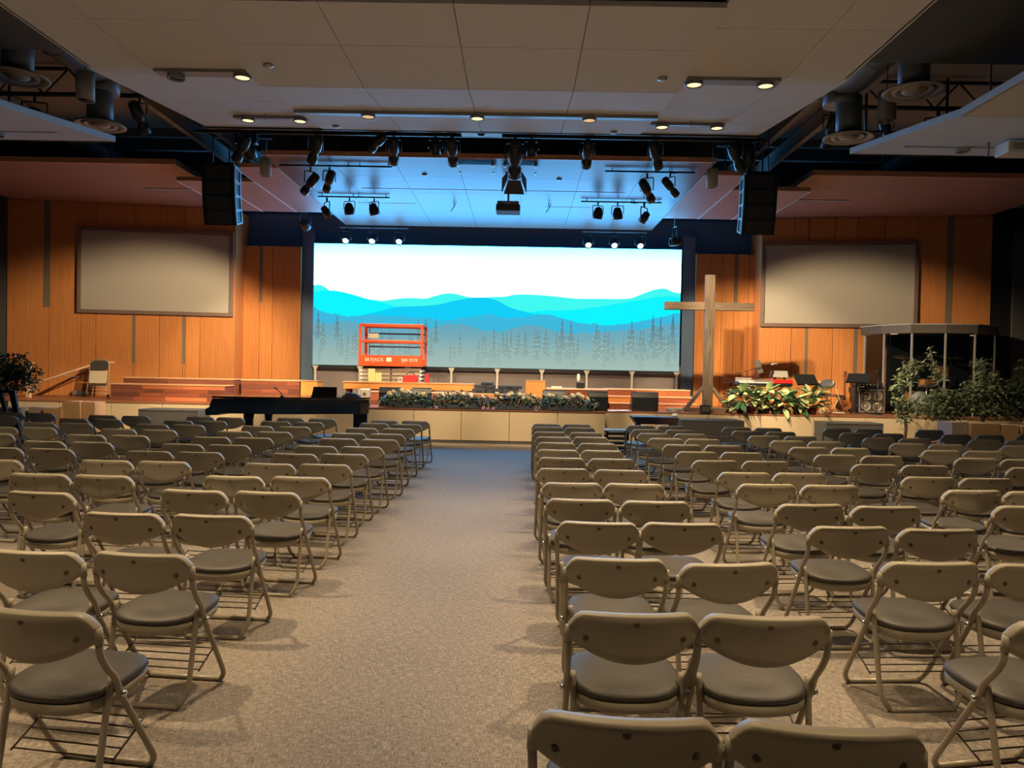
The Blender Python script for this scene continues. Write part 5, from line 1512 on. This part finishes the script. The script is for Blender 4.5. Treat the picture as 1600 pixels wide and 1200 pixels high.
def drum(name, label, loc, r_, h, tilt=0, legs=0.0, rot='X', mat='drumwood'):
    d = thing(name, label, 'drum', loc, group='amber drums in the booth')
    mx = Matrix.Rotation(rad(tilt), 4, rot)
    MB().lathe([(r_, 0), (r_, h)], 22, mx, cap=False).build('shell', mat, d)
    MB().lathe([(r_ * .99, h - .002), (r_ * .98, h + .004)], 22, mx).build('head', 'keywhite', d)
    MB().lathe([(r_ * .99, .002), (r_ * .98, -.004)], 22, mx).build('head', 'keywhite', d)
    for z in (0, h):
        MB().tube([(mx @ Vector((r_ * 1.02 * math.cos(t * PI / 11), r_ * 1.02 * math.sin(t * PI / 11), z))) for t in range(23)], .012, 6).build('hoop', 'bolt', d)
    for k in range(6):
        a = k * PI / 3
        MB().tube([mx @ Vector((r_ * 1.03 * math.cos(a), r_ * 1.03 * math.sin(a), .02)), mx @ Vector((r_ * 1.03 * math.cos(a), r_ * 1.03 * math.sin(a), h - .02))], .008, 5).build('tension_rod', 'bolt', d)
    if legs:
        MB().tube([(0, 0, -.02), (0, 0, -legs + .25)], .016, 8).build('stand_pole', 'bolt', d)
        for k in range(3):
            a = k * 2 * PI / 3 + .5
            MB().tube([(0, 0, -legs + .35), (.24 * math.cos(a), .24 * math.sin(a), -legs + .012)], .012, 6).build('stand_leg', 'bolt', d)
    return d

drum('tom_drum', 'amber tom drum raised in the middle of the booth', (10.82, 19.65, 1.72), .19, .26, -12, 1.72 - STZ)
drum('snare_drum', 'amber snare drum low at the left of the raised tom', (10.28, 19.45, 1.50), .19, .16, -8, 1.50 - STZ)
drum('floor_tom', 'dark floor tom below the raised tom in the booth', (10.75, 19.2, 1.27), .21, .25, 0, 1.27 - STZ, mat='plank2')
bd = drum('bass_drum', 'bass drum on the booth floor behind the trees', (10.3, 20.2, STZ + .30), .28, .40, 90)
for s in (-1, 1):
    MB().tube([(.2 * s, -.1, -.15), (.32 * s, -.15, -.29)], .012, 6).build('spur', 'bolt', bd)
for x, y, z, r_, lab in ((9.8, 19.7, 2.22, .25, 'left'), (11.15, 19.95, 2.26, .30, 'middle'), (11.35, 19.5, 2.05, .24, 'right')):
    cy = thing('cymbal', f'dull cymbal on a chrome stand, {lab} one in the booth', 'cymbal', (x, y, STZ), group='cymbals in the booth')
    MB().lathe([(.02, .05), (.05, .03), (r_, .0), (r_, -.004), (.02, .03)], 24, Matrix.Translation((0, 0, z - STZ)) @ Matrix.Rotation(rad(12), 4, 'X')).build('plate', 'brass', cy)
    MB().tube([(0, 0, .2), (0, 0, z - STZ + .08)], .011, 8).build('stand_pole', 'bolt', cy)
    for k in range(3):
        a = k * 2 * PI / 3
        MB().tube([(0, 0, .3), (.24 * math.cos(a), .24 * math.sin(a), .012)], .010, 6).build('stand_leg', 'bolt', cy)


# ================================================================== FOLDING CHAIRS
def chair_meshes():
    out = {}
    # backrest shell
    mb = MB()
    nx, nz = 20, 6
    def ztop(x):
        a = abs(x) / .253
        return .782 - .004 * a * a - (.065 * max(0, (a - .74) / .26) ** 2.3)
    def zbot(x):
        a = abs(x) / .253
        return .576 + .092 * a ** 2.0
    def yy(x, z):
        return -.232 - .20 * (z - .59) + .055 * (x / .25) ** 2
    def surf(inset, off):
        g = []
        for j in range(nz + 1):
            for i in range(nx + 1):
                u = -1 + 2 * i / nx
                x = .253 * math.sin(u * PI / 2) * (1 - inset / .253)
                a, b = ztop(x) - inset, zbot(x) + inset
                z = a + (b - a) * j / nz
                g.append((x, yy(x, z) + off * (1 + .55 * (1 - j / nz) ** 4), z))
        return g
    def ring():
        idx = list(range(nx + 1)) + [(nx + 1) * (j + 1) - 1 for j in range(1, nz + 1)] + [(nx + 1) * nz + i for i in range(nx - 1, -1, -1)] + [(nx + 1) * j for j in range(nz - 1, 0, -1)]
        return idx
    W1 = nx + 1
    quads = [(j * W1 + i, j * W1 + i + 1, (j + 1) * W1 + i + 1, (j + 1) * W1 + i) for j in range(nz) for i in range(nx)]
    back = surf(.010, -.019); front = surf(.009, .014); m1 = surf(.002, -.013); m2 = surf(.001, .009)
    n = len(back)
    R_ = ring()
    vs = back + front + [m1[i] for i in R_] + [m2[i] for i in R_]
    fs = [q for q in quads] + [tuple(n + i for i in reversed(q)) for q in quads]
    k = len(R_)
    for a in range(k):
        b = (a + 1) % k
        fs.append((R_[b], R_[a], 2 * n + a, 2 * n + b))
        fs.append((2 * n + b, 2 * n + a, 2 * n + k + a, 2 * n + k + b))
        fs.append((2 * n + k + b, 2 * n + k + a, n + R_[a], n + R_[b]))
    mb.add(vs, fs, True)
    for s in (-1, 1):   # sockets for the frame
        mb.tube([(.246 * s, -.205, .715), (.249 * s, -.200, .655)], .0165, 8)
    out['backrest'] = mb.mesh('backrest', 'tan')
    one = MB().lathe([(.0125, -.001), (.0115, .0035), (.007, .004)], 12)
    out['cap'] = one.mesh('screw_cap', 'screwhole')
    out['cap_at'] = [(x, yy(x, z) - o_, z) for x, z, o_ in ((0, .748, .0235), (-.185, .680, .0185), (.185, .680, .0185))]
    # cushion: wide rounded rear edge, straighter front
    def plan(t):
        c, s_ = math.cos(t), math.sin(t)
        p = 4.2 if s_ > 0 else 3.0
        r_ = (abs(c) ** p + abs(s_) ** p) ** (-1 / p)
        return ((.222 - .012 * max(0, s_)) * c * r_, .01 + (.205 if s_ > 0 else .205) * s_ * r_)
    mb = MB()
    nn = 28
    rings = [(.90, .424), (1.0, .432), (1.015, .443), (.99, .456), (.93, .463), (.6, .470), (.25, .471)]
    vs, fs = [], []
    for sc_, z in rings:
        for i in range(nn):
            x, y = plan(2 * PI * i / nn)
            vs.append((x * sc_, .01 + (y - .01) * sc_, z + .05 * (y) - .012 * (abs(x) / .2 < .8) * (1 - (x / .2) ** 2) * (1 if z > .45 else .6) * (1 if y < -.05 else .3)))
    for j in range(len(rings) - 1):
        for i in range(nn):
            fs.append((j * nn + i, j * nn + (i + 1) % nn, (j + 1) * nn + (i + 1) % nn, (j + 1) * nn + i))
    fs.append(tuple(range(nn - 1, -1, -1))); fs.append(tuple((len(rings) - 1) * nn + i for i in range(nn)))
    mb.add(vs, fs, True)
    out['seat_cushion'] = mb.mesh('seat_cushion', 'fabric')
    mb = MB()
    rings = [(.88, .374), (.965, .384), (.995, .424), (.90, .430)]
    vs, fs = [], []
    for sc_, z in rings:
        for i in range(nn):
            x, y = plan(2 * PI * i / nn)
            vs.append((x * sc_, .01 + (y - .01) * sc_, z + .05 * y - (.009 * (1 - min(1, (x / .2) ** 2)) if y < -.05 else 0)))
    for j in range(len(rings) - 1):
        for i in range(nn):
            fs.append((j * nn + i, j * nn + (i + 1) % nn, (j + 1) * nn + (i + 1) % nn, (j + 1) * nn + i))
    fs.append(tuple(range(nn - 1, -1, -1))); fs.append(tuple((len(rings) - 1) * nn + i for i in range(nn)))
    mb.add(vs, fs, True)
    out['seat_pan'] = mb.mesh('seat_pan', 'tan')
    for s, w in ((-1, 'l'), (1, 'r')):
        p = path_round([(.2485 * s, -.200, .670), (.249 * s, -.197, .615), (.245 * s, -.150, .545), (.242 * s, -.100, .495), (.240 * s, -.072, .425), (.232 * s, .165, .055), (.200 * s, .185, .0125)], .045, 4)
        out['front' + w] = MB().tube(p, .0134, 8).mesh('leg', 'tube')
        p = path_round([(.217 * s, -.085, .492), (.216 * s, -.098, .440), (.212 * s, -.165, .075), (.165 * s, -.178, .0125)], .06, 5)
        out['rear' + w] = MB().tube(p, .0134, 8).mesh('leg', 'tube')
    out['bar_f'] = MB().tube([(-.201, .185, .0125), (.201, .185, .0125)], .0134, 8).mesh('floor_bar', 'tube')
    out['bar_r'] = MB().tube([(-.166, -.178, .0125), (.166, -.178, .0125)], .0134, 8).mesh('floor_bar', 'tube')
    mb = MB()
    for k in range(5):
        y = -.075 + k * .045
        mb.tube([(-.222, y, .165 + .02 * k), (.222, y, .165 + .02 * k)], .0036, 5)
    for s in (-1, 1):
        mb.tube([(.222 * s, -.085, .160), (.222 * s, .115, .250)], .0045, 5)
    out['book_rack'] = mb.mesh('book_rack', 'wire')
    for s, w in ((-1, 'l'), (1, 'r')):
        out['bolt' + w] = MB().lathe([(.013, 0), (.013, .014), (.005, .018)], 8, Matrix.Translation((.250 * s, -.070, .420)) @ Matrix.Rotation(s * PI / 2, 4, 'Y')).mesh('pivot_bolt', 'bolt')
    return out


CM = chair_meshes()
CHAIRS = {
    'L1': [(13,None,(-1.78,2.76)),(12,(-2.34,3.63),(-1.81,3.63)),(11,(-2.41,4.61),(-1.86,4.60)),(10,(-2.36,5.51),(-1.82,5.50)),(9,(-2.34,6.25),(-1.80,6.28)),(8,(-2.33,7.11),(-1.81,7.13)),(7,(-2.34,7.95),(-1.83,8.01)),(6,(-2.33,8.77),(-1.80,8.79)),(5,(-2.31,9.75),(-1.77,9.72)),(4,(-2.35,10.56),(-1.82,10.57)),(3,(-2.36,11.51),(-1.82,11.55)),(2,(-2.38,12.58),(-1.83,12.51)),(1,(-2.33,13.30),(-1.80,13.33))],
    'L2': [(10,None,(-3.35,5.30)),(9,(-3.90,6.17),(-3.37,6.15)),(8,(-3.86,7.11),(-3.32,7.11)),(7,(-3.85,7.92),(-3.32,7.92)),(6,(-3.84,8.69),(-3.31,8.70)),(5,(-3.89,9.63),(-3.35,9.63)),(4,(-3.93,10.51),(-3.38,10.55)),(3,(-3.95,11.53),(-3.39,11.54)),(2,(-4.01,12.59),(-3.45,12.55)),(1,(-4.02,13.46),(-3.46,13.45))],
    'L3': [(8,None,(-4.83,7.00)),(7,(-5.46,7.98),(-4.91,7.97)),(6,(-5.45,8.72),(-4.90,8.72)),(5,(-5.47,9.61),(-4.92,9.62)),(4,(-5.54,10.53),(-4.97,10.52)),(3,(-5.53,11.49),(-4.98,11.50)),(2,(-5.51,12.33),(-4.98,12.37)),(1,(-5.55,13.30),(-5.01,13.25))],
    'L4': [(5,None,(-6.57,9.52)),(4,(-7.16,10.48),(-6.64,10.52)),(3,(-7.16,11.37),(-6.62,11.38)),(2,(-7.20,12.31),(-6.64,12.29)),(1,(-7.21,13.19),(-6.62,13.17))],
    'L5': [(2,None,(-8.52,12.58)),(1,(-9.01,13.48),(-8.43,13.42))],
    'R1': [(14,(0.30,2.00),(0.83,1.97)),(13,(0.46,2.88),(0.96,2.88)),(12,(0.50,3.73),(1.05,3.68)),(11,(0.50,4.63),(1.02,4.66)),(10,(0.46,5.46),(1.00,5.44)),(9,(0.46,6.26),(0.97,6.28)),(8,(0.44,7.18),(0.97,7.15)),(7,(0.47,8.07),(1.00,8.07)),(6,(0.47,8.89),(0.99,8.91)),(5,(0.50,9.79),(1.03,9.79)),(4,(0.50,10.64),(1.03,10.73)),(3,(0.48,11.50),(1.03,11.54)),(2,(0.49,12.53),(1.02,12.53)),(1,(0.50,13.22),(1.02,13.26))],
    'R2': [(13,(2.13,2.91),None),(12,(2.08,3.79),(2.62,3.80)),(11,(2.05,4.66),(2.58,4.64)),(10,(2.11,5.45),(2.64,5.43)),(9,(2.11,6.42),(2.65,6.44)),(8,(2.14,7.16),(2.67,7.20)),(7,(2.11,8.11),(2.65,8.14)),(6,(2.12,8.99),(2.65,9.01)),(5,(2.13,9.86),(2.67,9.89)),(4,(2.09,10.77),(2.62,10.80)),(3,(2.08,11.66),(2.64,11.69)),(2,(2.10,12.42),(2.65,12.45)),(1,(2.14,13.29),(2.67,13.32))],
    'R3': [(10,(3.73,5.57),None),(9,(3.77,6.31),(4.26,6.29)),(8,(3.83,7.10),(4.36,7.10)),(7,(3.77,8.05),(4.30,8.06)),(6,(3.73,8.96),(4.27,8.95)),(5,(3.75,9.85),(4.30,9.88)),(4,(3.81,10.79),(4.33,10.77)),(3,(3.74,11.59),(4.29,11.62)),(2,(3.75,12.52),(4.28,12.46)),(1,(3.81,13.33),(4.34,13.29))],
    'R4': [(7,(5.38,8.03),None),(6,(5.34,8.91),(5.85,8.88)),(5,(5.43,9.82),(5.97,9.83)),(4,(5.46,10.72),(6.00,10.73)),(3,(5.49,11.64),(6.04,11.65)),(2,(5.54,12.59),(6.07,12.55)),(1,(5.64,13.53),(6.17,13.48))],
    'R5': [(4,(7.02,10.76),None),(3,(7.10,11.66),(7.63,11.64)),(2,(7.19,12.58),(7.76,12.62)),(1,(7.30,13.60),None)],
    'R6': [(1,(8.69,12.98),None)],}
ORD = ['', 'first', 'second', 'third', 'fourth', 'fifth', 'sixth', 'seventh', 'eighth', 'ninth', 'tenth', 'eleventh', 'twelfth', 'thirteenth', 'fourteenth']
TWIST = {('R1', 14, 0): -4, ('R1', 14, 1): -4, ('R1', 13, 0): 1, ('R1', 13, 1): 0, ('R1', 12, 0): -1, ('R1', 12, 1): 9, ('L1', 13, 1): -9, ('L1', 12, 1): -6, ('L1', 12, 0): -5, ('R2', 12, 0): 4, ('R2', 13, 0): 12}
rc = random.Random(3)
for blk, rowlist in CHAIRS.items():
    side = 'left' if blk[0] == 'L' else 'right'
    for row, a, b in rowlist:
        for i, p in enumerate((a, b)):
            if p is None:
                continue
            inner = (i == 1) if side == 'left' else (i == 0)
            base = -4 if side == 'left' else (4 if blk != 'R1' else 0)
            deg = TWIST.get((blk, row, i), base + rc.uniform(-2.5, 2.5))
            rz = rad(deg)
            off = Vector((math.sin(rz) * -.27, math.cos(rz) * .27, 0))
            lab = f'tan folding chair {side} of the aisle, {ORD[int(blk[1])]} pair, {"inner" if inner else "outer"} seat, {ORD[row]} row from stage'
            c = thing('folding_chair', lab, 'chair', (p[0] + off.x, p[1] + off.y, 0), rz, 'tan folding chairs in pairs')
            near = p[1] < 8.5
            for key, nm in (('backrest', 'backrest'), ('seat_cushion', 'seat_cushion'), ('seat_pan', 'seat_pan'), ('frontl', 'leg'), ('frontr', 'leg'), ('rearl', 'leg'), ('rearr', 'leg'), ('bar_f', 'floor_bar'), ('bar_r', 'floor_bar'), ('book_rack', 'book_rack'), ('boltl', 'pivot_bolt'), ('boltr', 'pivot_bolt')):
                o = bpy.data.objects.new(nm, CM[key])
                COL.objects.link(o)
                o.parent = c
                if key == 'backrest' and near:
                    for at in CM['cap_at']:
                        s_ = bpy.data.objects.new('screw_cap', CM['cap'])
                        COL.objects.link(s_)
                        s_.parent = o
                        s_.location = at
                        s_.rotation_euler = (PI / 2, 0, 0)
